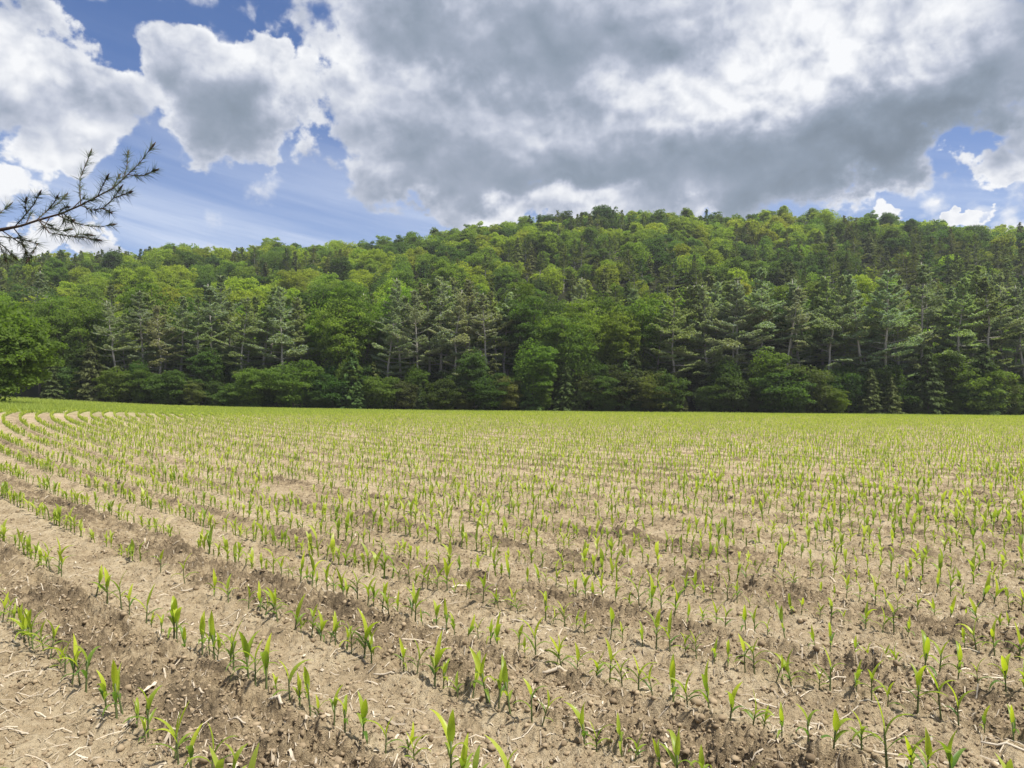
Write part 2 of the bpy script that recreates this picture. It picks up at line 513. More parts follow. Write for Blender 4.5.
# ------------------------------------------------------------------ ground sheets
def grid_faces(nr, nc):
    i, j = np.meshgrid(np.arange(nr - 1), np.arange(nc - 1), indexing='ij')
    a = i * nc + j
    return np.stack([a, a + 1, a + nc + 1, a + nc], -1).reshape(-1, 4)

NR, NC = 1150, 1250
ys = np.geomspace(1.9, 131.0, NR)
ratio = np.linspace(-1.02, 1.02, NC)
Yg, Rg = np.meshgrid(ys, ratio, indexing='ij')
Xg = Rg * (Yg + 1.2)
zr, rg = soil_relief(Xg, Yg)
Zg = field_z(Xg, Yg) + zr
gg = headland(Xg, Yg)
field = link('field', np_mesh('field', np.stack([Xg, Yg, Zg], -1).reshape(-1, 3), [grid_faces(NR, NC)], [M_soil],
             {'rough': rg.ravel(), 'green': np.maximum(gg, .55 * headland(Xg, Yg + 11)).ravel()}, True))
tag(field, kind='structure')

def sheet(name, xs, yv, zf, mat, drop=0):
    Y, X = np.meshgrid(yv, xs, indexing='ij')
    Z = zf(X, Y) - drop
    return tag(link(name, np_mesh(name, np.stack([X, Y, Z], -1).reshape(-1, 3), [grid_faces(len(yv), len(xs))], [mat],
               {'rough': np.full(X.size, .5), 'green': np.full(X.size, .6)}, True)), kind='structure')
xs = np.concatenate([np.linspace(-1500, -420, 28), np.linspace(-400, 400, 161), np.linspace(420, 1500, 28)])
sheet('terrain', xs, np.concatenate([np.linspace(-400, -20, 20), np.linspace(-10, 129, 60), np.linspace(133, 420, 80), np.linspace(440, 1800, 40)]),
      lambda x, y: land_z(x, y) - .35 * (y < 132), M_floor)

# ------------------------------------------------------------------ corn seedlings
def blade(rng, z0, az, elev, length, width, droop, nseg, across=3, twist=0.0):
    """an arching leaf blade; returns verts (nseg+1)*across and quads"""
    s = np.linspace(0, 1, nseg + 1)
    th = elev - droop * s ** 1.6
    ds = length / nseg
    rr = np.concatenate([[0], np.cumsum(np.cos(th[:-1]) * ds)])
    zz = z0 + np.concatenate([[0], np.cumsum(np.sin(th[:-1]) * ds)])
    w = width * np.minimum(1, .30 + 2.6 * s) * np.power(np.clip(1 - s ** 2.2, 0, 1), .8)
    w = np.maximum(w, width * .03)
    a = az + twist * s
    d = np.stack([np.cos(np.full_like(s, az)), np.sin(np.full_like(s, az)), 0 * s], -1)
    side = np.stack([-np.sin(a), np.cos(a), 0 * s], -1)
    up = np.stack([-np.sin(th) * np.cos(az), -np.sin(th) * np.sin(az), np.cos(th)], -1)
    c = d * rr[:, None]; c[:, 2] = zz
    vs = []
    for k in np.linspace(-1, 1, across):
        vs.append(c + side * (w * .5 * k)[:, None] + up * (w * .22 * abs(k))[:, None])
    v = np.stack(vs, 1).reshape(-1, 3)
    i, j = np.meshgrid(np.arange(nseg), np.arange(across - 1), indexing='ij')
    q = (i * across + j)
    return v, np.stack([q, q + 1, q + across + 1, q + across], -1).reshape(-1, 4)

def corn_spec(rng):
    """stem height, list of blades"""
    h = rng.uniform(.075, .125)
    az = rng.uniform(0, 6.28)
    n = rng.choice([3, 4, 4, 5, 5])
    out = []
    for i in range(n):
        t = i / (n - 1)
        a = az + math.pi * i + rng.normal(0, .35)
        z0 = h * (.45 + .55 * t)
        if i == n - 1:      # upright whorl leaf
            out.append((z0, a, rng.uniform(1.25, 1.5), rng.uniform(.09, .14), rng.uniform(.022, .032), rng.uniform(.1, .9), rng.normal(0, .5)))
        elif i == n - 2:
            out.append((z0, a, rng.uniform(1.1, 1.42), rng.uniform(.11, .17), rng.uniform(.021, .031), rng.uniform(.6, 2.3), rng.normal(0, .5)))
        else:
            out.append((z0, a, rng.uniform(.55, 1.15), rng.uniform(.08, .15), rng.uniform(.013, .022), rng.uniform(.9, 2.6), rng.normal(0, .4)))
    lean = rng.normal(0, .10, 2)
    return h, out, lean

rng = np.random.default_rng(12)
SPECS = [corn_spec(rng) for _ in range(26)]

def stem_path(h, n=5):
    s = np.linspace(0, 1, n)
    return np.stack([0 * s, 0 * s, -.012 + (h + .022) * s], -1), .0042 - .0014 * s

PROTO = []      # (stalk mesh, [leaf meshes], lean)
for i, (h, bl, lean) in enumerate(SPECS):
    mb = MB(); p, r = stem_path(h); mb.tube(p, r * 1.1, 6, .5)
    stalk = mb.mesh('stalk', [M_stalk], True)
    leaves = []
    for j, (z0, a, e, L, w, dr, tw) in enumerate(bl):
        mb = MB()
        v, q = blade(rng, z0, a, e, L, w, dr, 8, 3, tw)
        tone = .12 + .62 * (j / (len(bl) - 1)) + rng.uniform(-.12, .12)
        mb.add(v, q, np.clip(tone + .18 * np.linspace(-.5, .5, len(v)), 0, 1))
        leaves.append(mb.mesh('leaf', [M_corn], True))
    PROTO.append((stalk, leaves, lean))

def lod(spec, nseg, nleaf, wide=1.0):
    h, bl, lean = spec
    V, F, n = [], [], 0
    tn = []
    w = .0045 * wide
    V.append(np.array([[-w, 0, 0], [w, 0, 0], [w, 0, h], [-w, 0, h]])); F.append(np.array([[0, 1, 2, 3]])); n = 4; tn.append(np.full(4, .15))
    V.append(np.array([[0, -w, 0], [0, w, 0], [0, w, h], [0, -w, h]])); F.append(np.array([[0, 1, 2, 3]]) + n); n += 4; tn.append(np.full(4, .15))
    for j, (z0, a, e, L, wd, dr, tw) in enumerate(bl[-nleaf:]):
        v, q = blade(rng, z0, a, e, L, wd * wide, dr, nseg, 2, tw)
        V.append(v); F.append(q + n); n += len(v)
        tn.append(np.full(len(v), .45 + .2 * (j / max(1, nleaf - 1))))
    V = np.concatenate(V)
    V[:, 0] += lean[0] * V[:, 2]; V[:, 1] += lean[1] * V[:, 2]
    return V, np.concatenate(F), np.concatenate(tn)

# positions along every row
pr = np.random.default_rng(5)
px_, py_, row_ = [], [], []
kmax = int((ROW_0 - 10) / ROW_D)
for k in range(-60, kmax):
    R = ROW_0 - k * ROW_D
    if R < 3: break
    step = .113 / R
    a0, a1 = math.radians(120), math.radians(330)
    n = int((a1 - a0) / step)
    a = a0 + np.arange(n) * step + pr.uniform(-.28, .28, n) * step
    rr = R + pr.normal(0, .018, n)
    x = ROW_C[0] + rr * np.cos(a); y = ROW_C[1] + rr * np.sin(a)
    gap = fbm(x * .6, y * .6, 33, 2)
    keep = (pr.random(n) > .05 + .5 * (gap < .30)) & (y > 2.3) & (y < 119) & (np.abs(x) < .92 * (y + 1.5))
    keep &= headland(x, y) < .6
    px_.append(x[keep]); py_.append(y[keep]); row_.append(np.full(keep.sum(), k))
# the headland is sown crosswise, along the foot of the wood
for j in range(64):
    y0 = 48 + j * 1.05
    n = 1500
    x = np.linspace(-110, 115, n) + pr.uniform(-.05, .05, n); y = y0 + pr.normal(0, .03, n) + .03 * np.abs(np.minimum(x, 0))
    keep = (headland(x, y) >= .6) & (pr.random(n) > .08) & (np.abs(x) < .9 * y) & (y < 117)
    px_.append(x[keep]); py_.append(y[keep]); row_.append(np.full(keep.sum(), 9999))
CX = np.concatenate(px_); CY = np.concatenate(py_); CK = np.concatenate(row_)
CZ = field_z(CX, CY) + soil_relief(CX, CY)[0]
ca, sa = math.cos(cam.rotation_euler.x - math.pi / 2), math.sin(cam.rotation_euler.x - math.pi / 2)
def project(x, y, z):
    dz = z - EYE
    depth = y * ca + dz * sa
    v = -y * sa + dz * ca
    return 512 + FPX * x / depth, 384 - FPX * v / depth, depth
SX, SY, SD = project(CX, CY, CZ)
inframe = (SX > 2) & (SX < 1022) & (SY < 790) & (SD > 0)
order = np.argsort(np.where(inframe, SD, 1e9))
NEAR = order[:290]
isnear = np.zeros(len(CX), bool); isnear[NEAR] = True
C_scale = np.clip(pr.normal(1.09, .25, len(CX)), .45, 1.5)
C_scale = C_scale * (.86 + .3 * fbm(CX * .25, CY * .25, 55, 2))
C_rot = pr.uniform(0, 6.283, len(CX))
C_type = pr.integers(0, len(SPECS), len(CX))

ONES = ['zeroth', 'first', 'second', 'third', 'fourth', 'fifth', 'sixth', 'seventh', 'eighth', 'ninth', 'tenth', 'eleventh', 'twelfth',
        'thirteenth', 'fourteenth', 'fifteenth', 'sixteenth', 'seventeenth', 'eighteenth', 'nineteenth']
TENS = ['', '', 'twent', 'thirt', 'fort', 'fift', 'sixt', 'sevent', 'eight', 'ninet']
def ordinal(n):
    if n < 20: return ONES[n]
    if n < 100: return TENS[n // 10] + ('ieth' if n % 10 == 0 else 'y-' + ONES[n % 10])
    return 'one-hundred-and-' + ordinal(n - 100) if n > 100 else 'hundredth'

row_names = {}
rank = {}
for k in sorted(set(CK[NEAR].tolist())):
    ids = [i for i in NEAR if CK[i] == k]
    ids.sort(key=lambda i: SX[i])
    for r, i in enumerate(ids): rank[i] = (k, r + 1)
rows_near = sorted({k for k, _ in rank.values()})
row_no = {k: i + 1 for i, k in enumerate(rows_near)}

for i in NEAR:
    st, lv, lean = PROTO[C_type[i]]
    root = link('corn_seedling', None, None, (CX[i], CY[i], CZ[i]))
    root.rotation_euler = (lean[1] + random.gauss(0, .05), -lean[0] + random.gauss(0, .05), C_rot[i])
    s = float(C_scale[i])
    root.scale = (s, s, s)
    link('stalk', st, root)
    for me in lv: link('leaf', me, root)
    look = ('tall' if s > 1.12 else 'small' if s < .84 else 'young') + ' ' + {3: 'three', 4: 'four', 5: 'five'}[len(lv)] + '-leaved'
    k, r = rank[i]
    tag(root, f"{look} corn seedling, {ordinal(r)} from left in the {ordinal(row_no[k])} row from bottom-left corner", 'corn plant', 'corn seedlings in the near rows')

def scatter(idx, lods, tones_scale=1.0):
    V, F, T, n = [], [], [], 0
    for t in range(len(SPECS)):
        sel = idx[C_type[idx] == t]
        if len(sel) == 0: continue
        v, f, tn = lods[t]
        c, s = np.cos(C_rot[sel]), np.sin(C_rot[sel])
        sc = C_scale[sel]
        x = (v[None, :, 0] * c[:, None] - v[None, :, 1] * s[:, None]) * sc[:, None] + CX[sel][:, None]
        y = (v[None, :, 0] * s[:, None] + v[None, :, 1] * c[:, None]) * sc[:, None] + CY[sel][:, None]
        z = v[None, :, 2] * sc[:, None] + CZ[sel][:, None]
        V.append(np.stack([x, y, z], -1).reshape(-1, 3))
        off = n + np.arange(len(sel))[:, None, None] * len(v)
        F.append((f[None] + off).reshape(-1, 4))
        n += len(sel) * len(v)
        rnd = np.random.default_rng(t).normal(0, .22, len(sel))
        T.append(np.clip(tn[None] + rnd[:, None], 0, 1).ravel())
    return np.concatenate(V), np.concatenate(F), np.concatenate(T)
allidx = np.arange(len(CX))
mid = allidx[(~isnear) & (SD < 26)]
far = allidx[(~isnear) & (SD >= 26)]
v1, f1, t1 = scatter(mid, [lod(s, 5, 5, 1.3) for s in SPECS])
v2, f2, t2 = scatter(far, [lod(s, 2, 3, 1.4) for s in SPECS])
tag(link('corn_plants', np_mesh('corn_plants', np.concatenate([v1, v2]), [np.concatenate([f1, f2 + len(v1)])], [M_corn_stuff], {'tone': np.concatenate([t1, t2])})),
    'bright green mass of young corn rows covering the field behind the near seedlings', 'crop', None, 'stuff')

# ------------------------------------------------------------------ loose soil and chaff
def ico():
    p = (1 + 5 ** .5) / 2
    v = np.array([(-1, p, 0), (1, p, 0), (-1, -p, 0), (1, -p, 0), (0, -1, p), (0, 1, p), (0, -1, -p), (0, 1, -p), (p, 0, -1), (p, 0, 1), (-p, 0, -1), (-p, 0, 1)], float)
    v /= np.linalg.norm(v[0])
    f = np.array([(0, 11, 5), (0, 5, 1), (0, 1, 7), (0, 7, 10), (0, 10, 11), (1, 5, 9), (5, 11, 4), (11, 10, 2), (10, 7, 6), (7, 1, 8),
                  (3, 9, 4), (3, 4, 2), (3, 2, 6), (3, 6, 8), (3, 8, 9), (4, 9, 5), (2, 4, 11), (6, 2, 10), (8, 6, 7), (9, 8, 1)])
    return v, f
def scatter_xy(n, d0, d1, rg, power=1.0):
    y = d0 * (d1 / d0) ** (rg.random(n) ** power)
    x = rg.uniform(-.95, .95, n) * (y + 1.0)
    return x, y
rg_ = np.random.default_rng(21)
cx, cy = scatter_xy(190000, 2.4, 28, rg_, .95)
zr, rgh = soil_relief(cx, cy)
k = rg_.random(len(cx)) < np.clip(rgh * 1.6 - .10, .06, 1)
cx, cy, zr, rgh = cx[k], cy[k], zr[k], rgh[k]
iv, jf = ico()
size = np.clip(rg_.lognormal(-5.05, .55, len(cx)), .003, .032)
vv = iv[None] * (1 + rg_.uniform(-.38, .38, (len(cx), 12, 1))) * size[:, None, None] * np.stack([np.ones(len(cx)), rg_.uniform(.6, 1.1, len(cx)), rg_.uniform(.45, .8, len(cx))], -1)[:, None, :]
a = rg_.uniform(0, 6.28, len(cx)); c, s = np.cos(a)[:, None], np.sin(a)[:, None]
vx = vv[..., 0] * c - vv[..., 1] * s + cx[:, None]; vy = vv[..., 0] * s + vv[..., 1] * c + cy[:, None]
vz = vv[..., 2] + (field_z(cx, cy) + zr + size * .15)[:, None]
ff = (jf[None] + np.arange(len(cx))[:, None, None] * 12).reshape(-1, 3)
tag(link('soil_crumbs', np_mesh('soil_crumbs', np.stack([vx, vy, vz], -1).reshape(-1, 3), [ff], [M_clod], {'tone': np.repeat(np.clip(rg_.normal(.45, .25, len(cx)), 0, 1), 12)})),
    'crumbly brown clods of soil strewn between the corn rows', 'soil', None, 'stuff')

cx, cy = scatter_xy(24000, 2.4, 50, rg_, .9)
zr, rgh = soil_relief(cx, cy)
n = len(cx)
L = np.clip(rg_.lognormal(-2.9, .55, n), .015, .22)
Wd = np.clip(rg_.lognormal(-6.15, .5, n), .0009, .008)
a = rg_.uniform(0, 6.28, n)
d = np.stack([np.cos(a), np.sin(a)], -1); sd = np.stack([-d[:, 1], d[:, 0]], -1)
pts = []
for t, up in ((-.5, 0), (0, 1), (.5, 0)):
    bx = cx + d[:, 0] * L * t + sd[:, 0] * L * .03 * up * rg_.normal(size=n); by = cy + d[:, 1] * L * t
    bz = field_z(bx, by) + soil_relief(bx, by)[0] + .003 + up * .004 + rg_.uniform(0, .012, n)
    for sgn in (-1, 1):
        pts.append(np.stack([bx + sd[:, 0] * Wd * sgn, by + sd[:, 1] * Wd * sgn, bz + sgn * Wd * .5], -1))
v = np.stack(pts, 1).reshape(-1, 3)
q = np.array([[0, 1, 3, 2], [2, 3, 5, 4]])
ff = (q[None] + np.arange(n)[:, None, None] * 6).reshape(-1, 4)
tag(link('straw_litter', np_mesh('straw_litter', v, [ff], [M_straw], {'tone': np.repeat(np.clip(rg_.normal(.5, .25, n), 0, 1), 6)})),
    'pale chopped straw and chaff scattered thinly over the soil', 'straw', None, 'stuff')

# single larger pieces of last year's stalks, seen lying between the rows: px, py, length, width, direction (deg in the ground plane), husk?
PIECES = [(555, 676, .17, .026, 5, 0), (279, 712, .11, .022, -40, 0), (157, 698, .15, .030, 75, 1), (67, 634, .13, .020, 25, 1), (250, 619, .10, .018, 60, 1),
          (306, 655, .07, .020, 80, 1), (200, 697, .13, .016, -35, 0), (520, 622, .17, .013, -25, 0), (437, 634, .14, .018, -8, 0), (385, 677, .14, .014, -10, 0),
          (110, 613, .07, .016, -20, 0), (600, 738, .22, .011, -12, 0), (865, 707, .16, .012, -8, 0), (762, 700, .15, .013, -40, 0), (872, 756, .22, .016, -18, 0),
          (1000, 750, .22, .016, -30, 0), (745, 636, .06, .022, 60, 1), (835, 650, .06, .02, 0, 1), (690, 580, .12, .015, 8, 0), (980, 642, .09, .020, -20, 1),
          (190, 594, .12, .018, 10, 0), (170, 577, .10, .016, -40, 0), (262, 610, .11, .014, 4, 0), (327, 722, .09, .015, -60, 0), (240, 728, .12, .012, -25, 0),
          (430, 745, .09, .014, 70, 1), (80, 566, .10, .016, -15, 0), (480, 700, .12, .010, 30, 0), (640, 620, .11, .014, 15, 0), (300, 577, .10, .014, -30, 0),
          (925, 600, .11, .015, 12, 0), (860, 586, .12, .014, -12, 0), (1003, 575, .12, .015, 6, 0), (560, 590, .10, .013, 20, 0), (800, 610, .09, .014, -35, 0)]
near_pts = np.stack([SX[NEAR], SY[NEAR]], -1)
for (qx, qy, L, w, ang_, husk) in PIECES:
    d = 1.8 * FPX / (qy - HOR)
    for _ in range(5):
        x = (qx - 512) / FPX * d
        z = float(field_z(np.array([x]), np.array([d]))[0])
        d = (EYE - z) * FPX / (qy - HOR)
    a = math.radians(ang_)
    mb = MB()
    s = np.linspace(-.5, .5, 7)
    bend = random.uniform(-.04, .04)
    bx = x + math.cos(a) * L * s - math.sin(a) * bend * L * (1 - (2 * s) ** 2); by = d + math.sin(a) * L * s
    hz = field_z(bx, by) + soil_relief(bx, by)[0]
    hz = np.maximum(hz, np.mean(hz)) + .4 * w + .003
    if husk:        # a torn husk: a curled, tapering strip with a split end
        wid = w * np.sin(np.linspace(.35, 2.9, 7)) ** .7
        nx, ny = -math.sin(a), math.cos(a)
        rows = []
        for k2, lift in ((-1, .8), (-.4, .1), (.4, 0), (1, .6)):
            rows.append(np.stack([bx + nx * wid * .5 * k2, by + ny * wid * .5 * k2, hz + lift * wid * .5 + np.abs(s) * L * .10], -1))
        v = np.stack(rows, 1).reshape(-1, 3)
        i2, j2 = np.meshgrid(np.arange(6), np.arange(3), indexing='ij')
        q2 = i2 * 4 + j2
        mb.add(v, np.stack([q2, q2 + 1, q2 + 5, q2 + 4], -1).reshape(-1, 4), .85)
        name, cat, what = 'dry_husk', 'husk', 'torn pale corn husk'
    else:
        r = np.full(7, w * .42); r[0] *= .75; r[-1] *= .8; r[3] *= 1.12
        mb.tube(np.stack([bx, by, hz], -1), r, 7, random.uniform(.55, .95))
        mb.f[7].append(np.array([[mb.n - 49 + k3 for k3 in range(6, -1, -1)]]))
        name, cat, what = 'dry_stalk', 'stalk', ('long' if L > .15 else 'short' if L < .1 else 'broken') + ' dry corn stalk'
    o = link(name, mb.mesh(name, [M_straw], True))
    dd = np.hypot((near_pts[:, 0] - qx), near_pts[:, 1] - qy)
    i = NEAR[int(np.argmin(dd))]
    k, r = rank[i]
    side = 'right' if qx > SX[i] else 'left'
    tag(o, f"{what} just {side} of the {ordinal(r)} seedling in {ordinal(row_no[k])} row from bottom-left corner", cat, 'last year\'s stalks on the soil')

# ------------------------------------------------------------------ headland grass
rg_ = np.random.default_rng(31)
n = 150000
y = rg_.uniform(46, 130, n); x = rg_.uniform(-.86, .86, n) * y
keep = headland(x, y) > .55
x, y = x[keep], y[keep]
n = len(x)
left = smooth(-x / y, .45, .68)
h = rg_.uniform(.10, .26, n) * (1 + 1.1 * left)
a = rg_.uniform(0, 6.28, n); w = rg_.uniform(.02, .05, n)
z = field_z(x, y)
lx, ly = rg_.normal(0, .4, n) * h, rg_.normal(0, .4, n) * h
v = np.stack([np.stack([x - np.cos(a) * w, y - np.sin(a) * w, z - .02], -1), np.stack([x + np.cos(a) * w, y + np.sin(a) * w, z - .02], -1), np.stack([x + lx, y + ly, z + h], -1)], 1).reshape(-1, 3)
tag(link('grass', np_mesh('grass', v, [np.arange(3 * n).reshape(-1, 3)], [M_grass], {'tone': np.repeat(np.clip(rg_.normal(.5, .25, n), 0, 1), 3)})),
    'light green grass along the far edge of the field', 'grass', None, 'stuff')

# ------------------------------------------------------------------ tree builders (mesh pairs: trunk, crown)
def trunk_path(rng, H, n=9, wob=.02):
    s = np.linspace(0, 1, n)
    p = np.cumsum(rng.normal(0, wob * H / n ** .5, (n, 2)), 0); p -= p[0]
    return np.stack([p[:, 0], p[:, 1], -.5 + (H + .5) * s], -1)

def broadleaf(seed, H, W, nclump, nleaf, leaf, low=.25, flat=.75, lobes=0, bark=None, rc0=.17, rc1=.30):
    rng = np.random.default_rng(seed)
    tr = MB()
    p = trunk_path(rng, H * .72)
    tr.tube(p, np.linspace(.030 * H ** .9, .008 * H, len(p)) * .55, 8)
    cr = MB()
    zc = H * (low + 1) / 2; hz = H * (1 - low) / 2; R = W / 2
    # an uneven crown: a main dome and several lesser ones leaning out of it
    dom = [(np.array([0, 0, zc]), np.array([R, R, hz * .92]) * (1 if not lobes else .8))]
    for i in range(lobes):
        a = rng.uniform(0, 2 * math.pi); q = rng.uniform(.35, .62) * R
        f = rng.uniform(.38, .62)
        dom.append((np.array([q * math.cos(a), q * math.sin(a), zc + hz * rng.uniform(-.35, .45)]), np.array([R * f, R * f, hz * f * 1.05])))
    cs = []
    tries = 0
    while len(cs) < nclump and tries < 6000:
        tries += 1
        dc, dr = dom[rng.integers(len(dom))]
        u = rng.uniform(-1, 1)
        th = rng.uniform(0, 2 * math.pi)
        rad = math.sqrt(max(0, 1 - abs(u) ** 2.2)) * (.95 if u > -.3 else .85)
        k = rng.uniform(.22, 1.0) ** .6
        c = dc + dr * np.array([rad * k * math.cos(th), rad * k * math.sin(th), u * .9 * k])
        rc = rng.uniform(rc0, rc1) * R * 1.15
        if all(np.linalg.norm((c - c2) / (1, 1, flat)) > .60 * max(rc, r2) for c2, r2 in cs):
            cs.append((c, rc))
    for c, rc in cs:
        m = int(nleaf * rng.uniform(.7, 1.3) * (rc / ((rc0 + rc1) * .5 * R * 1.15)) ** 1.6)
        d = rng.normal(size=(m, 3)); d /= np.linalg.norm(d, axis=1)[:, None]
        d[:, 2] = np.where(d[:, 2] < -.35, -d[:, 2] * .6, d[:, 2])
        rr = rc * rng.uniform(.35, 1.0, m) ** .45
        rr *= 1 + .25 * np.sin(d[:, 0] * 5 + c[0]) * np.cos(d[:, 1] * 5 + c[1])
        pos = c + d * rr[:, None] * np.array([1.12, 1.12, flat])
        # stray shoots beyond the clump
        nrm = d * .7 + np.array([0, 0, .55]) + rng.normal(0, .7, (m, 3))
        v, f = rhombs(pos, nrm, leaf * rng.uniform(.6, 1.35, m), .62, rng)
        ct = rng.uniform(-.15, .15)
        cr.add(v, f, np.clip(np.repeat(rng.normal(.5 + ct, .16, m), 4), 0, 1))
    # leaves spread loosely through the inside of the crown
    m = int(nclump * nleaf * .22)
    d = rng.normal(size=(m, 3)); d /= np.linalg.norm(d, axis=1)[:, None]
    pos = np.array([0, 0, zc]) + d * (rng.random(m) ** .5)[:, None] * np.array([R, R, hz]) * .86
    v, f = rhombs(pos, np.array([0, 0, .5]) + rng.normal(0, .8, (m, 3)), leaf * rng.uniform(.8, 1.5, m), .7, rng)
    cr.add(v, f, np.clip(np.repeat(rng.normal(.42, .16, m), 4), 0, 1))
    for c, rc in cs[::3]:
        j = int(rng.uniform(.45, .9) * (len(p) - 1))
        b = p[j]
        midp = (b + c) / 2 + np.array([0, 0, -.04 * H])
        tr.tube([b, midp, c], [.006 * H, .004 * H, .0015 * H], 5)
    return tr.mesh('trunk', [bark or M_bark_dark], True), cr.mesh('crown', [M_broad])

def pine(seed, H, W, bare=.35, gap=1.05, fork=False, dense=1.0):
    rng = np.random.default_rng(seed)
    tr, cr = MB(), MB()
    p = trunk_path(rng, H, 12, .022)
    rad = np.linspace(.0135 * H, .0022 * H, 12)
    tr.tube(p, rad * 1.05, 8)
    def at(z):
        return np.array([np.interp(z, p[:, 2], p[:, 0]), np.interp(z, p[:, 2], p[:, 1]), z])
    z = bare * H
    while z < H * .985:
        t = (z / H - bare) / (1 - bare)
        prof = (0.62 + .55 * math.sin(math.pi * min(1, t * 1.15 + .12))) * (1 - t ** 2.3) + .12
        nb = rng.integers(3, 6)
        a0 = rng.uniform(0, 6.28)
        for b in range(nb):
            if t < .5 and rng.random() < .34: continue
            a = a0 + b * 2 * math.pi / nb + rng.normal(0, .3)
            L = W * .5 * prof * rng.uniform(.35, 1.3)
            el = rng.normal(.08 + .55 * t ** 1.5, .12)
            s = np.linspace(0, 1, 5)
            d = np.array([math.cos(a), math.sin(a), 0])
            bp = at(z) + d * (L * s * math.cos(el))[:, None] + np.array([0, 0, 1]) * (L * (s * math.sin(el) + .12 * (s ** 2) - .08 * s))[:, None]
            tr.tube(bp, np.linspace(.004 * H * (1 - .6 * t), .0012 * H, 5) * .8, 4)
            m = int((150 - 40 * t) * dense * max(.5, L / 2.6))
            ss = 1 - rng.random(m) ** 1.2 * (.74 - .2 * (1 - t))
            base = np.stack([np.interp(ss, s, bp[:, q]) for q in range(3)], -1)
            side = np.array([-d[1], d[0], 0])
            spread = .30 * L * np.sin(np.pi * np.clip(ss * .85 + .1, 0, 1)) + .12
            off = rng.uniform(-1, 1, m)
            pos = base + side * (off * spread)[:, None] + np.array([0, 0, 1]) * (rng.uniform(-.06, .16, m) + .25 * t * rng.random(m))[:, None]
            al = d + side * (off * .9)[:, None] + rng.normal(0, .35, (m, 3)) + np.array([0, 0, .1 + .5 * t])
            nrm = np.array([0, 0, 1.0]) + rng.normal(0, .40 + .25 * t, (m, 3))
            v, f = rhombs(pos, nrm, rng.uniform(.34, .72, m), .36, rng, al)
            cr.add(v, f, np.clip(np.repeat(rng.normal(.5 + rng.uniform(-.18, .18), .16, m), 4), 0, 1))
        if t < .25:     # dead stubs on the lower stem
            for _ in range(2):
                a = rng.uniform(0, 6.28); q = at(z - rng.uniform(0, bare * H * .5)); L = rng.uniform(.5, 1.6)
                tr.tube([q, q + np.array([math.cos(a) * L, math.sin(a) * L, rng.uniform(-.2, .2)])], [.03, .01], 4)
        z += gap * rng.uniform(.7, 1.3) * (1.35 - .75 * t)
    return tr.mesh('trunk', [M_bark], True), cr.mesh('crown', [M_pine])

def conifer(seed, H, W, low=.06, layers=22, dense=1.0, droop=.18, taper=.8):
    rng = np.random.default_rng(seed)
    tr, cr = MB(), MB()
    p = trunk_path(rng, H, 8, .006)
    tr.tube(p, np.linspace(.013 * H, .002 * H, 8), 7)
    for i in range(layers):
        t0 = (i + rng.uniform(-.3, .3)) / layers
        nb = int(6 + 4 * (1 - i / layers))
        for b in range(nb):
            t = min(max(t0 + rng.uniform(-.7, .7) / layers, 0), .985)
            z = H * (low + (1 - low) * t)
            Lr = W * .5 * ((1 - t) ** taper) * (.9 + .12 * math.sin(i * 1.7)) + .22
            a = rng.uniform(0, 6.28)
            L = Lr * rng.uniform(.65, 1.2)
            m = int(26 * dense * max(.35, L / (W * .5)))
            ss = rng.random(m) ** .6
            d = np.array([math.cos(a), math.sin(a), 0]); side = np.array([-d[1], d[0], 0])
            off = rng.uniform(-1, 1, m) * .32 * L * (1.1 - ss * .7)
            pos = np.array([0, 0, z]) + d * (ss * L)[:, None] + side * off[:, None]
            pos[:, 2] += (.16 * ss - (.16 + droop) * ss ** 2) * L + rng.uniform(-.12, .16, m)
            nrm = np.array([0, 0, 1.0]) + d * .55 + rng.normal(0, .4, (m, 3))
            al = d + rng.normal(0, .4, (m, 3)) - np.array([0, 0, .25])
            v, f = rhombs(pos, nrm, rng.uniform(.45, .95, m) * (W / 6.5) ** .6, .45, rng, al)
            cr.add(v, f, np.clip(np.repeat(rng.normal(.5 + rng.uniform(-.2, .2), .15, m), 4), 0, 1))
    return tr.mesh('trunk', [M_bark_dark], True), cr.mesh('crown', [M_conifer])

LIB = {}
LIB['hill'] = [broadleaf(100 + i, h, w, nc, 130, .46, lo, fl, lb, None, .11, .20) for i, (h, w, nc, lo, fl, lb) in enumerate(
    [(13, 13, 105, .06, .85, 4), (15, 12, 100, .04, .9, 3), (12, 14, 110, .08, .8, 5), (15, 11, 95, .03, .95, 3), (16, 13, 110, .06, .85, 4), (13, 10.5, 85, .06, .9, 3),
     (15, 15, 120, .08, .8, 5), (12, 12, 95, .06, .85, 4), (14, 12, 100, .05, .9, 5), (17, 11, 100, .03, .95, 4)])]
LIB['hillcon'] = [conifer(200 + i, h, w, .05, 20, 1.5, .14, .62) for i, (h, w) in enumerate([(14, 8.0), (16, 8.8), (13, 7.6), (17, 9.2), (15, 7.4)])]
LIB['pine'] = [pine(300 + i, h, w, b, g) for i, (h, w, b, g) in enumerate(
    [(24, 8.5, .38, 1.05), (25, 10, .20, 1.15), (23, 9, .30, .9), (26, 11, .28, 1.2), (24, 9.5, .24, 1.0), (26, 10.5, .32, 1.0), (22, 8.5, .18, .95), (25, 11, .26, 1.1), (20, 9, .16, 1.0), (23, 8, .36, .95), (26, 9.5, .22, 1.0)])]
LIB['hillpine'] = [pine(350 + i, h, w, .10, .95, False, 1.0) for i, (h, w) in enumerate([(16, 8.0), (18, 9), (15, 8.5), (17, 7.5)])]
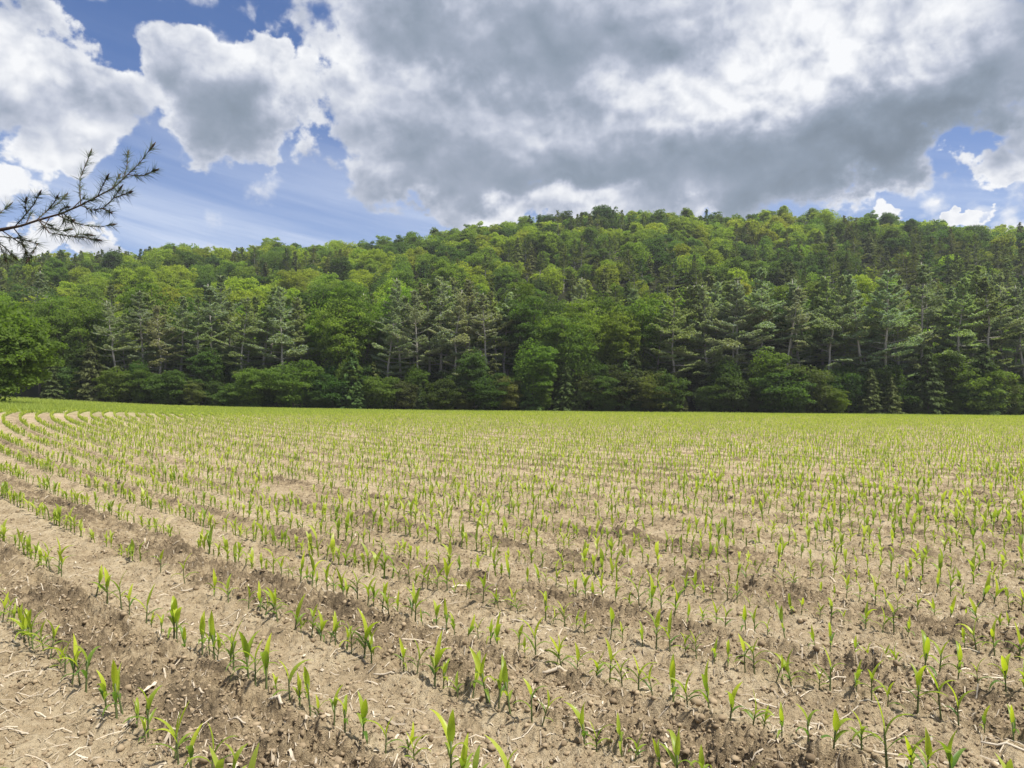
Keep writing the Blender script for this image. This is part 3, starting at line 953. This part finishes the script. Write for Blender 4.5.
LIB['front'] = [broadleaf(400 + i, h, w, int(nc * 1.5), 170, .36, lo, fl, 3, None, .13, .24) for i, (h, w, nc, lo, fl) in enumerate(
    [(20, 11, 70, .10, .6), (18, 10, 64, .08, .6), (22, 12, 80, .14, .6), (16, 9, 56, .06, .55)])]
LIB['under'] = [broadleaf(500 + i, h, w, nc, 230, .30, -.14, [.5, .6, .45, .55, .75][i]) for i, (h, w, nc) in enumerate(
    [(6.5, 7.5, 46), (8, 8, 52), (5.5, 8, 44), (9.5, 8, 60), (7, 6.5, 42)])]
LIB['round'] = [broadleaf(700 + i, 10.6, 10.5, 120, 330, .29, -.06, .75, 5, None, .11, .21) for i in (0, 1)]
LIB['spruce'] = [conifer(600 + i, h, w, .03, 26, 1.5, .12) for i, (h, w) in enumerate([(11, 7.2), (13, 8.5), (10, 6.4)])]

TREES = []      # dicts, labelled at the end
def plant(kind, name, x, y, col, scale=1.0, H=None, variant=None, zone='', rot=None, sink=0.0, tilt=.03):
    lib = LIB[kind]
    v = random.randrange(len(lib)) if variant is None else variant
    trunk, crown = lib[v]
    root = link(name, None, None, (x, y, lz(x, y) - sink))
    if H is not None:
        scale = H / max(c[2] for c in crown_box[kind][v])
    sx = scale * random.uniform(.9, 1.12)
    root.scale = (sx, sx * random.uniform(.94, 1.06), scale)
    root.rotation_euler = (random.gauss(0, tilt), random.gauss(0, tilt), random.uniform(0, 6.283) if rot is None else rot)
    link('trunk', trunk, root)
    c = link('crown', crown, root)
    c.color = (*col, 1)
    TREES.append(dict(o=root, kind=kind, name=name, col=col, x=x, y=y, zone=zone, crown=c))
    return root
crown_box = {}
for k_, lib in LIB.items():
    crown_box[k_] = []
    for tr, cr in lib:
        co = np.empty(len(cr.vertices) * 3, np.float32); cr.vertices.foreach_get('co', co)
        co = co.reshape(-1, 3)
        crown_box[k_].append([co.min(0), co.max(0)])

def jit(c, s=.12):
    b = 1 + random.gauss(0, s)
    return tuple(max(.008, v * b * (1 + random.gauss(0, s * .4))) for v in c)
TONES = {
    'bright yellow-green': (.290, .350, .050),
    'fresh green': (.205, .282, .050),
    'mid-green': (.145, .218, .044),
    'deep green': (.090, .148, .038),
    'olive green': (.180, .212, .066),
    'dark olive': (.125, .155, .050),
    'grey-green': (.272, .318, .225),
    'dull green': (.240, .285, .150),
}
def tree_at(px, y):
    return (px - 512) / FPX * y

# the hillside, row by row up to the ridge
random.seed(19)
yy = 150.0
rowi = 0
while yy < RIDGE_Y + 6:
    t = (yy - 133) / (RIDGE_Y - 133)
    half = .74 * yy + 8
    dx = 8.8 + .3 * t
    x = -half + random.uniform(0, dx)
    while x < half:
        xx = x + random.uniform(-2.6, 2.6); y2 = yy + random.uniform(-3.6, 3.6)
        nz = float(fbm(np.array([xx * .018]), np.array([y2 * .026]), 77, 3)[0])
        con = nz + .22 * (t - .45) + random.uniform(-.16, .16) - .9 * max(0, t - .82) / .18 > .58
        ripe = float(fbm(np.array([xx * .03]), np.array([y2 * .04]), 78, 2)[0])
        if con:
            tone = random.choice(['olive green', 'dark olive', 'dark olive', 'olive green', 'deep green'])
            for q in range(2 if random.random() < .22 else 1):
                plant(*(('hillcon', 'conifer_tree') if random.random() < .30 else ('hillpine', 'pine_tree')), xx + q * random.uniform(3.5, 5), y2 + q * random.uniform(-3, 3), jit(TONES[tone], .1), random.uniform(.72, 1.0) * (.75 if t > .88 else 1) * .86, zone=t)
        else:
            w = ripe + random.uniform(-.22, .22) + .10 * (.5 - abs(t - .3))
            tone = 'bright yellow-green' if w > .60 else 'fresh green' if w > .47 else 'mid-green' if w > .34 else 'deep green'
            plant('hill', 'broadleaf_tree', xx, y2, jit(TONES[tone], .1), random.choice([.55, .66, .75, .8, .86, .95]) * random.uniform(.92, 1.08) * (.85 if t > .88 else 1), zone=t, sink=2.2 if t > .8 else 1.2)
        TREES[-1]['tone'] = tone
        if con and len(TREES) > 1 and 'tone' not in TREES[-2]: TREES[-2]['tone'] = tone
        x += dx * random.uniform(.8, 1.2)
    yy += 8.8 + .5 * t
    rowi += 1

# the front of the wood: tall pines, broadleaves between them, low growth at their feet
def front_tree(kind, name, px, y, H, tone, variant=None, zone='front', s=.1):
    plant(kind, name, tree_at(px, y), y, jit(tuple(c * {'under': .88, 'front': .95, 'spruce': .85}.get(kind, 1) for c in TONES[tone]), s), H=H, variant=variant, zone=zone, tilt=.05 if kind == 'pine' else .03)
    TREES[-1]['tone'] = tone
random.seed(23)
PINES = [(118, 134, 18), (140, 137, 20), (160, 135, 18.5), (183, 138, 20), (202, 136, 19), (218, 139, 20.5), (238, 136, 20), (262, 139, 21), (282, 137, 21),
         (300, 141, 19), (388, 137, 21.5), (404, 140, 23), (421, 136, 22), (438, 139, 24), (455, 137, 22.5), (470, 140, 23.5), (486, 137, 21.5), (508, 141, 20),
         (652, 140, 19), (672, 137, 22.5), (690, 141, 23), (706, 137, 23.5), (726, 139, 24), (742, 136, 25), (760, 140, 25), (779, 137, 23.5), (800, 141, 24.5),
         (822, 138, 25), (842, 141, 24), (862, 137, 24), (886, 136, 25.5), (905, 140, 24), (926, 138, 26), (948, 136, 25), (968, 140, 25.5), (985, 137, 25.5), (1008, 139, 25), (1030, 137, 24.5),
         (1052, 140, 24)]
for i, (px, y, H) in enumerate(PINES):
    front_tree('pine', 'pine_tree', px + random.uniform(-4, 4), y, H * random.uniform(.95, 1.05), random.choice(['grey-green', 'dull green', 'grey-green']), zone='front')
BROADS = [(66, 136, 17, 'mid-green', 3), (92, 138, 18.5, 'mid-green', 0), (320, 143, 21, 'fresh green', 2), (342, 138, 20.5, 'fresh green', 0), (362, 142, 22, 'mid-green', 2), (530, 141, 19.5, 'deep green', 1),
          (552, 138, 17.5, 'fresh green', 0), (575, 135, 17, 'mid-green', 1), (592, 139, 20, 'fresh green', 2), (616, 137, 19, 'fresh green', 0), (636, 141, 19.5, 'mid-green', 1), (655, 144, 21, 'fresh green', 2),
          (40, 140, 18, 'mid-green', 1), (10, 142, 18, 'fresh green', 2), (-25, 140, 17, 'mid-green', 0), (515, 146, 22, 'mid-green', 2), (1060, 144, 20, 'mid-green', 1)]
for px, y, H, tone, v in BROADS:
    front_tree('front', 'broadleaf_tree', px, y, H, tone, v)
for i, (px, y, H) in enumerate(PINES):
    front_tree('pine', 'pine_tree', px + random.uniform(6, 12), y + random.uniform(3, 7), H * random.uniform(.85, 1.0), random.choice(['grey-green', 'dull green']), zone='front')
# second rank behind, filling the gaps
for i in range(30):
    px = 15 + i * 35 + random.uniform(-10, 10)
    y = random.uniform(146, 152)
    if random.random() < .5:
        front_tree('pine', 'pine_tree', px, y, random.uniform(19, 23), random.choice(['grey-green', 'dull green']), zone='second')
    else:
        front_tree('front', 'broadleaf_tree', px, y, random.uniform(17, 21), random.choice(['mid-green', 'fresh green', 'deep green']), zone='second')
# low growth along the foot of the wood
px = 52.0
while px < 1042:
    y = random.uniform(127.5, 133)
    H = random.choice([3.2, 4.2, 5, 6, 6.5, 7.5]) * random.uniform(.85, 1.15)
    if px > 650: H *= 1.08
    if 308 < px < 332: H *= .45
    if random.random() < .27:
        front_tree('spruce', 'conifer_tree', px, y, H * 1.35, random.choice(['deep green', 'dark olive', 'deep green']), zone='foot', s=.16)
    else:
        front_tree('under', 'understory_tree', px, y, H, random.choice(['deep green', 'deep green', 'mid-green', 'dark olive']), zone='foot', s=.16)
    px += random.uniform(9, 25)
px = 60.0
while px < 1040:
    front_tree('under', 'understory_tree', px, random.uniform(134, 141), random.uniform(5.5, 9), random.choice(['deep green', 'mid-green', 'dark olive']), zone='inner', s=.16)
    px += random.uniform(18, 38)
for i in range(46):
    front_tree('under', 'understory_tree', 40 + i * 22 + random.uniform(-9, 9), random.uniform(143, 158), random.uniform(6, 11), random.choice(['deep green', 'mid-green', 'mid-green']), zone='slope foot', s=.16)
for i in range(17):
    front_tree('front', 'broadleaf_tree', 75 + i * 58 + random.uniform(-20, 20), random.uniform(131, 134), random.uniform(7.5, 12.5), random.choice(['deep green', 'mid-green']), 3, zone='edge')
# low cone shaped evergreens and the small trees that stand forward
front_tree('spruce', 'conifer_tree', 352, 131, 10.5, 'deep green', 0, 'edge')
front_tree('spruce', 'conifer_tree', 374, 133, 8.5, 'dark olive', 2, 'edge')
front_tree('spruce', 'conifer_tree', 492, 133, 9.5, 'dark olive', 2, 'edge')
front_tree('spruce', 'conifer_tree', 632, 132, 11, 'dark olive', 2, 'edge')
front_tree('spruce', 'conifer_tree', 928, 130, 12.2, 'deep green', 1, 'edge')
front_tree('spruce', 'conifer_tree', 985, 130, 12.8, 'deep green', 1, 'edge')
front_tree('front', 'broadleaf_tree', 533, 130, 13.0, 'mid-green', 3, 'edge')

# round tree at the left edge of the field, nearer than the wood
plant('round', 'broadleaf_tree', tree_at(-8, 78), 78, (.145, .215, .046), H=11.4, zone='left', variant=0, rot=1.0)
TREES[-1]['tone'] = 'fresh green'
plant('round', 'broadleaf_tree', tree_at(-75, 80), 80, (.11, .17, .04), H=10, zone='left')
TREES[-1]['tone'] = 'mid-green'

# ------------------------------------------------------------------ pine reaching in from the left
rn = np.random.default_rng(77)
BD = 4.0
def bpt(px, py, dd=0.0):
    y = BD + dd
    return np.array([(px - 512) / FPX * y, y, EYE + (HOR - py) / FPX * y])
SHOOTS = [  # polylines in the branch's own plane, traced from its outline, with depth offsets
    [(-260, 262, .0), (-120, 246, .02), (0, 228.5, 0), (18, 225, .0), (36, 219, .02), (60, 212, .0), (78, 204, -.02), (95, 195, -.03), (111, 186.5, -.02), (124, 174, 0), (137, 161, .03), (149, 145, .05)],
    [(78, 203.5, -.02), (77, 190, .06), (77, 177, .12), (82, 164, .14), (86.6, 152, .16)],
    [(125, 173, 0), (133, 174, -.08), (140, 174, -.12), (152, 169, -.16)],
    [(120, 178, 0), (124, 166, .10), (125, 152, .16)],
    [(95, 195, -.03), (99, 186, -.12), (104, 176, -.18)],
    [(109, 187.5, -.02), (113, 181, .08), (116, 175, .12)],
    [(78, 204, -.02), (89, 209, -.14), (100, 207.5, -.20), (111, 197, -.24), (117, 188, -.26)],
    [(111, 197, -.24), (119, 194, -.3), (127, 191, -.34)],
    [(100, 207.5, -.2), (106, 210, -.26), (108, 211, -.28)],
    [(55, 214, 0), (69, 221, .12), (86, 225, .2), (98, 226, .24), (109, 224, .26)],
    [(36, 219, .02), (47, 232, -.12), (71, 236, -.2), (84, 237, -.25), (95, 239, -.28)],
    [(71, 236, -.2), (78, 233, -.14), (87, 234, -.10)],
    [(33, 220, .02), (46, 208, .16), (56, 202, .2), (62, 195, .24)],
    [(46, 208, .16), (52, 200, .1), (54, 196, .06)],
    [(11, 227, 0), (24, 212, -.14), (31, 203, -.18), (36, 193, -.22)],
    [(24, 212, -.14), (22, 205, -.2), (23, 199, -.24)],
    [(55, 214, 0), (60, 207, -.1), (65, 206, -.14)],
    [(-30, 232, 0), (-8, 216, .15), (5, 205, .2)],
    [(-40, 234, 0), (0, 236, -.1), (18, 238, -.16), (35, 243, -.2), (31, 252, -.24), (27, 258, -.26)],
    [(18, 238, -.16), (22, 246, -.06), (24, 252, 0)],
    [(-30, 235, 0), (-6, 240, .12), (6, 250, .2), (12, 256, .24)],
    [(-10, 238, .1), (-2, 246, .04), (3, 258, .0)],
    [(36, 219, .02), (42, 226, .1), (60, 230, .2), (66, 229, .22)],
    [(60, 212, 0), (66, 217, -.1), (70, 219, -.14)],
]
TX, TY = -5.4, 4.05
tree = link('pine_tree', None, None, (TX, TY, lz(TX, TY)))
tree.name = 'pine_tree'
tag(tree, 'near pine at the left edge whose needled branch reaches across the sky', 'tree')
mb = MB()
s = np.linspace(0, 1, 14)
base_z = lz(TX, TY)
tp = np.stack([.10 * np.sin(s * 3), .05 * np.cos(s * 4), -.4 + 13.0 * s], -1)
mb.tube(tp, .17 * (1 - s * .85) + .06 * np.exp(-s * 30), 14)
for zz, L, a in ((4.6, 2.2, 2.6), (5.8, 2.4, 1.2), (6.6, 2.0, 4.0), (7.8, 1.9, 0.2), (8.8, 1.5, 2.9), (9.8, 1.3, 5.2), (10.9, 1.0, 1.4)):
    q = np.array([np.interp(zz, tp[:, 2], tp[:, 0]), np.interp(zz, tp[:, 2], tp[:, 1]), zz])
    d = np.array([math.cos(a), math.sin(a), .25])
    mb.tube([q, q + d * L * .5, q + d * L], [.035, .022, .008], 6)
link('trunk', mb.mesh('trunk', [M_bark_dark], True), tree)
off = np.array([TX, TY, base_z])
br = MB(); nd = MB(); bd = MB()
def needles(c, d, k, L=.072):
    d = d / np.linalg.norm(d)
    r = rn.normal(size=(k, 3)); r -= d * (r @ d)[:, None]; r /= np.linalg.norm(r, axis=1)[:, None]
    sp = rn.uniform(.25, 1.15, k)
    dirn = d * np.cos(sp)[:, None] + r * np.sin(sp)[:, None]
    ln = L * rn.uniform(.6, 1.15, k)
    st = c - d * rn.uniform(0, .035, k)[:, None]
    w = np.cross(dirn, rn.normal(size=(k, 3))); w /= np.linalg.norm(w, axis=1)[:, None]
    w2 = np.cross(dirn, w)
    tip = st + dirn * ln[:, None]; tip[:, 2] -= ln * .08
    rr = .0016
    v = np.stack([st + w * rr, st - w * rr * .5 + w2 * rr * .8, st - w * rr * .5 - w2 * rr * .8, tip], 1).reshape(-1, 3)
    f = (np.array([[0, 1, 3], [1, 2, 3], [2, 0, 3]])[None] + np.arange(k)[:, None, None] * 4).reshape(-1, 3)
    nd.add(v, f, np.repeat(np.clip(rn.normal(.5, .25, k), 0, 1), 4))
for si, sh_ in enumerate(SHOOTS):
    pts = np.array([bpt(*q) for q in sh_]) - off
    if si == 0:
        root_p = np.array([np.interp(2.75, tp[:, 2], tp[:, 0]), np.interp(2.75, tp[:, 2], tp[:, 1]), 2.62])
        pts = np.concatenate([[root_p], pts])
        r = np.interp(np.linspace(0, 1, len(pts)), [0, .3, .6, 1], [.024, .0066, .0042, .0018])
    else:
        r = np.linspace(.0032, .0018, len(pts))
    br.tube(pts, r, 6)
    # a bud at the tip and tufts along the younger wood
    seg = np.linalg.norm(np.diff(pts, axis=0), axis=1); tot = seg.sum(); cum = np.concatenate([[0], np.cumsum(seg)])
    start = tot - (.50 if si == 0 else min(tot * .75, .34))
    for q in np.arange(tot, start, -.055):
        c = np.array([np.interp(q, cum, pts[:, j]) for j in range(3)])
        c0 = np.array([np.interp(q - .03, cum, pts[:, j]) for j in range(3)])
        needles(c, c - c0, 30 if q > tot - .03 else 15)
    e = pts[-1]; d = pts[-1] - pts[-2]; d /= np.linalg.norm(d)
    br.tube([e - d * .01, e + d * .012, e + d * .035], [.004, .0058, .0015], 6)
    if si == 0:     # short spurs with tufts on the older wood
        for q in np.linspace(tot - 1.05, tot - .5, 9):
            c = np.array([np.interp(q, cum, pts[:, j]) for j in range(3)])
            d = np.array([rn.normal(0, .4) + .3, rn.normal(0, .7), rn.choice([-1, 1]) * rn.uniform(.4, 1)]); d /= np.linalg.norm(d)
            tip = c + d * rn.uniform(.05, .13)
            br.tube([c, tip], [.003, .0025], 5)
            needles(tip, d, 24)
branch = link('branch', br.mesh('branch', [M_twig], True), tree)
link('needles', nd.mesh('needles', [M_pine_near]), branch)

# ------------------------------------------------------------------ leave out trees that nothing of is in view
bpy.context.view_layer.update()
dg = bpy.context.evaluated_depsgraph_get()
REST = {3,4,5,8,10,11,18,22,35,37,54,66,67,72,79,83,84,86,105,121,139,140,150,156,157,167,169,181,187,188,199,203,206,208,209,210,216,220,221,224,226,234,236,243,244,247,255,256,257,262,265,266,276,279,281,284,290,292,294,309,322,323,324,327,330,333,341,347,348,360,364,367,368,370,372,374,380,386,409,412,414,417,436,455,458,462,468,475,494,497,501,502,504,505,507,508,509,517,520,522,531,551,556,562,563,575,577,580,598,600,601,607,609,615,623,626,630,647,650,670,671,677,678,679,680,682,683,684,685,702,703,709,712,714,723,725,727,738,740,741,745,748,753,763,766,771,777,778,783,786,791,797,802,806,808,831,832,836,839,841,844,845,846,847,848,851,857,861,862,863,865,866,881,883,884,887,888,892,893,897,900,920,921,925,926,947,948,958,960,970,971,976,977,979,981,982,983,984,985,988,994,995,1000,1006,1007,1011,1024,1025,1028,1029,1031,1033,1034,1035,1042,1048,1056,1058,1059,1069,1070,1071,1072,1073,1075,1076,1077,1078,1079,1084,1085,1086,1087,1089,1090,1091,1093,1094,1095,1097,1098,1103,1104,1105,1106,1118,1119,1126,1131,1134,1135,1139,1144,1148,1149,1150,1151,1153,1154,1155,1156,1157,1161,1162,1167,1169,1170,1183,1184,1188,1191,1193,1195,1196,1197,1199,1201,1203,1205,1207,1208,1212,1213,1214,1215,1216,1217,1220,1226,1228,1229,1230,1232,1235,1244,1245,1246,1247,1250,1251,1253,1254,1259,1260,1261,1264,1265,1268,1270,1271,1272,1274,1276,1277,1280,1281,1282,1284,1285,1286,1287,1288,1290,1297,1298,1301,1308,1309,1316,1317,1318,1320,1323,1325,1326,1328,1330,1334,1335,1339,1344,1345,1346,1348,1351,1352,1353,1362,1364,1365,1641,1647,1653}
KEEP = {6,7,20,21,23,25,27,51,55,63,76,102,104,107,109,110,122,133,143,144,145,146,147,152,159,170,174,178,179,180,182,183,186,189,193,205,212,215,217,218,219,222,223,227,228,242,248,249,250,251,252,253,254,259,260,261,263,264,267,268,270,275,277,278,280,282,285,286,288,289,293,295,296,297,298,299,300,301,303,304,306,308,310,311,318,319,320,325,329,331,332,334,335,336,337,338,339,340,342,344,345,346,349,350,351,353,354,358,359,361,362,363,365,366,369,371,373,375,376,377,378,379,381,382,383,384,385,387,388,389,390,392,393,394,395,396,397,403,404,405,406,407,408,413,415,416,418,419,420,421,422,423,424,425,426,427,428,429,430,431,432,433,434,435,437,438,439,440,441,448,449,451,454,457,461,463,464,465,466,467,469,470,471,472,473,474,476,477,478,479,480,481,482,483,484,485,486,487,488,492,493,495,496,499,500,503,510,511,512,513,514,515,516,518,519,521,523,524,525,526,527,528,529,530,532,533,534,535,536,537,538,544,545,546,547,548,549,550,552,553,557,560,561,564,565,567,568,569,570,571,573,574,578,579,581,582,583,584,585,586,587,588,589,594,595,596,597,602,603,604,605,606,608,610,611,612,613,616,617,618,619,620,621,622,625,627,628,629,631,632,633,634,635,636,637,638,639,640,648,651,655,657,658,659,660,661,662,663,664,665,666,667,668,672,673,674,675,676,681,687,688,689,690,691,692,693,694,695,696,697,698,708,711,713,715,716,717,718,719,720,721,722,726,729,730,731,733,734,735,736,737,742,743,744,746,747,749,750,751,752,759,760,761,762,764,768,769,770,772,773,774,775,776,780,782,784,785,787,788,789,790,792,793,794,795,796,798,799,800,801,803,804,815,817,820,821,822,825,826,827,828,829,830,833,835,837,840,842,850,852,853,854,855,856,858,859,860,864,867,872,873,874,877,879,886,890,895,896,899,902,903,905,906,907,908,909,910,911,912,913,914,915,916,918,919,922,932,933,934,935,936,937,938,939,940,941,942,946,949,953,956,959,961,962,963,964,965,966,967,968,969,972,974,978,980,996,997,998,999,1001,1002,1003,1005,1008,1012,1017,1022,1023,1026,1027,1030,1032,1036,1038,1044,1049,1065,1080,1081,1082,1088,1100,1110,1136,1140,1152,1210,1211,1222,1223,1252,1258,1262,1273,1283,1289,1294,1295,1331,1357,1372,1373,1374,1375,1376,1377,1378,1379,1380,1381,1382,1383,1384,1385,1386,1387,1388,1389,1390,1391,1392,1393,1394,1395,1396,1397,1398,1399,1400,1401,1402,1403,1404,1405,1406,1407,1408,1409,1410,1411,1412,1413,1414,1415,1416,1417,1418,1419,1420,1421,1422,1423,1424,1426,1428,1429,1430,1431,1432,1433,1434,1435,1436,1437,1438,1439,1440,1441,1442,1443,1444,1445,1446,1447,1448,1449,1450,1451,1452,1453,1454,1455,1456,1457,1458,1459,1460,1461,1462,1463,1464,1465,1466,1467,1468,1469,1470,1471,1472,1473,1474,1476,1477,1478,1479,1480,1481,1482,1483,1484,1485,1486,1487,1488,1489,1490,1491,1492,1493,1494,1495,1497,1498,1499,1500,1501,1502,1503,1504,1505,1506,1507,1508,1509,1510,1511,1512,1513,1514,1515,1516,1517,1518,1519,1520,1521,1522,1523,1524,1525,1526,1527,1528,1529,1530,1531,1532,1533,1534,1535,1536,1537,1538,1539,1540,1541,1542,1543,1544,1545,1546,1547,1548,1549,1550,1551,1552,1553,1554,1555,1556,1557,1558,1559,1560,1561,1562,1563,1564,1565,1566,1567,1568,1569,1571,1572,1573,1574,1575,1576,1577,1578,1579,1582,1583,1584,1585,1587,1588,1589,1590,1594,1595,1596,1597,1598,1600,1601,1602,1603,1604,1605,1607,1609,1610,1611,1612,1614,1619,1620,1622,1624,1625,1626,1627,1628,1629,1631,1634,1635,1636,1637,1638,1639,1640,1642,1643,1644,1645,1646,1648,1649,1650,1651,1652,1654,1655,1656,1657,1658,1659,1660,1661}
SEEN = {}
PRUNE_STEP = 1.9
pitch = cam.rotation_euler.x - math.pi / 2
for i, T in enumerate(TREES): T['i'] = i
for py in (np.arange(196, 414, PRUNE_STEP) if KEEP is None else []):
    for px in np.arange(1, 1024, PRUNE_STEP * 1.2):
        v = Vector((px - 512, FPX, 384 - py)); v.rotate(Euler((pitch, 0, 0)))
        hit, loc, nrm_, idx_, ob, mt_ = SC.ray_cast(dg, cam.location + v * (60 / FPX), v)
        if hit and ob.parent is not None: SEEN[ob.parent.name] = SEEN.get(ob.parent.name, 0) + 1
for T in TREES: T['seen'] = SEEN.get(T['o'].name, 0)
kept = []
for nm in sorted({T['name'] for T in TREES}):
    ts = sorted((T for T in TREES if T['name'] == nm), key=lambda T: -T['seen'])
    kept += [T for T in ts[:296] if T['seen'] > 0] if KEEP is None else [T for T in ts if T['i'] in KEEP]
ids = {id(T) for T in kept}
far_trees = [T for T in TREES if id(T) not in ids and (T['seen'] > 0 if KEEP is None else T['i'] in REST)]
fv, ff_, ft, fc, n_ = [], [], [], [], 0
lrng = np.random.default_rng(3)
for T in far_trees:
    me = T['crown'].data
    co = np.empty(len(me.vertices) * 3, np.float32); me.vertices.foreach_get('co', co); co = co.reshape(-1, 4, 3)
    tn = np.empty(len(me.vertices), np.float32); me.attributes['tone'].data.foreach_get('value', tn); tn = tn.reshape(-1, 4)
    pick = lrng.random(len(co)) < .30
    co, tn = co[pick], tn[pick]
    mid_ = co.mean(1, keepdims=True)
    co = mid_ + (co - mid_) * 1.6
    M = np.array(T['o'].matrix_world)
    w = co.reshape(-1, 3) @ M[:3, :3].T + M[:3, 3]
    fv.append(w); ft.append(tn.ravel()); fc.append(np.tile(np.array([*T['col'], 1.0]), (len(w), 1)))
    ff_.append(np.arange(len(w)).reshape(-1, 4) + n_); n_ += len(w)
if far_trees:
    me = np_mesh('distant_forest', np.concatenate(fv), [np.concatenate(ff_)], [M_broad_far], {'tone': np.concatenate(ft)})
    at_ = me.color_attributes.new('leaf_colour', 'FLOAT_COLOR', 'POINT')
    at_.data.foreach_set('color', np.concatenate(fc).astype(np.float32).ravel())
    tag(link('distant_forest', me), 'smaller crowns filling in between the trees on the hillside', 'forest', None, 'stuff')
for T in TREES:
    if id(T) not in ids:
        for ch in list(T['o'].children): bpy.data.objects.remove(ch)
        bpy.data.objects.remove(T['o'])
print('kept', len(kept), 'of', len(TREES), 'rays', sum(SEEN.values()))
TREES = kept

# ------------------------------------------------------------------ thin haze over field and hill, added to lift the forest shadows
HAZE = 0.00020
hb = MB()
hx0, hx1, hy0, hy1, hz0, hz1 = -1520, 1520, -420, 1820, -8.0, 130.0
hb.add([(hx0, hy0, hz0), (hx1, hy0, hz0), (hx1, hy1, hz0), (hx0, hy1, hz0), (hx0, hy0, hz1), (hx1, hy0, hz1), (hx1, hy1, hz1), (hx0, hy1, hz1)],
       [(0, 3, 2, 1), (4, 5, 6, 7), (0, 1, 5, 4), (1, 2, 6, 5), (2, 3, 7, 6), (3, 0, 4, 7)])
hm = bpy.data.materials.new('haze'); hm.use_nodes = True
ht = NT(hm.node_tree); ht.n.clear()
ho = ht.new('ShaderNodeOutputMaterial'); hv = ht.new('ShaderNodeVolumePrincipled')
hv.inputs['Color'].default_value = (.93, .96, 1, 1)
hv.inputs['Density'].default_value = HAZE
hv.inputs['Anisotropy'].default_value = .2
ht.l.new(hv.outputs[0], ho.inputs['Volume'])
tag(link('haze', hb.mesh('haze', [hm])), kind='stuff', label='faint pale haze added over field and hillside to lift the forest shadows', cat='haze')

# ------------------------------------------------------------------ describe the trees
def zone_word(t):
    return 'lower slope' if t < .30 else 'middle slope' if t < .56 else 'upper slope' if t < .84 else 'ridge skyline'
KINDWORD = {'hillpine': 'wispy pines', 'round': 'rounded broadleaf trees', 'pine': 'tall pines', 'hill': 'broadleaf crowns', 'front': 'broadleaf trees', 'hillcon': 'conifers', 'under': 'bushy low trees', 'spruce': 'cone-shaped evergreens'}
classes = {}
for T in TREES:
    z = T['zone']
    place = 'on the ' + zone_word(z) if not isinstance(z, str) else {
        'front': 'along the wood front', 'second': 'behind the wood front', 'foot': 'along the wood foot', 'inner': 'behind the wood foot', 'slope foot': 'under the slope pines',
        'edge': 'at the wood edge', 'left': 'beside the field'}[z]
    T['cls'] = (T['tone'], KINDWORD[T['kind']], place)
    classes.setdefault(T['cls'], []).append(T)
for (tone, kw, place), ts in classes.items():
    ts.sort(key=lambda T: T['x'] / T['y'])
    for i, T in enumerate(ts):
        if len(ts) == 1:
            lab = f"{tone} {kw.replace('trees', 'tree').replace('crowns', 'crown').replace('pines', 'pine').replace('evergreens', 'evergreen').replace('conifers', 'conifer')} {place}"
        else:
            lab = f"{ordinal(i + 1)} from the left of the {tone} {kw} {place}"
        g = 'trees on the hillside' if not isinstance(T['zone'], str) else 'trees at the front of the wood'
        tag(T['o'], lab, 'tree', g)
print('TREES', len(TREES), {k: sum(1 for T in TREES if T['name'] == k) for k in {T['name'] for T in TREES}}, 'corn', len(CX), len(mid), len(far))
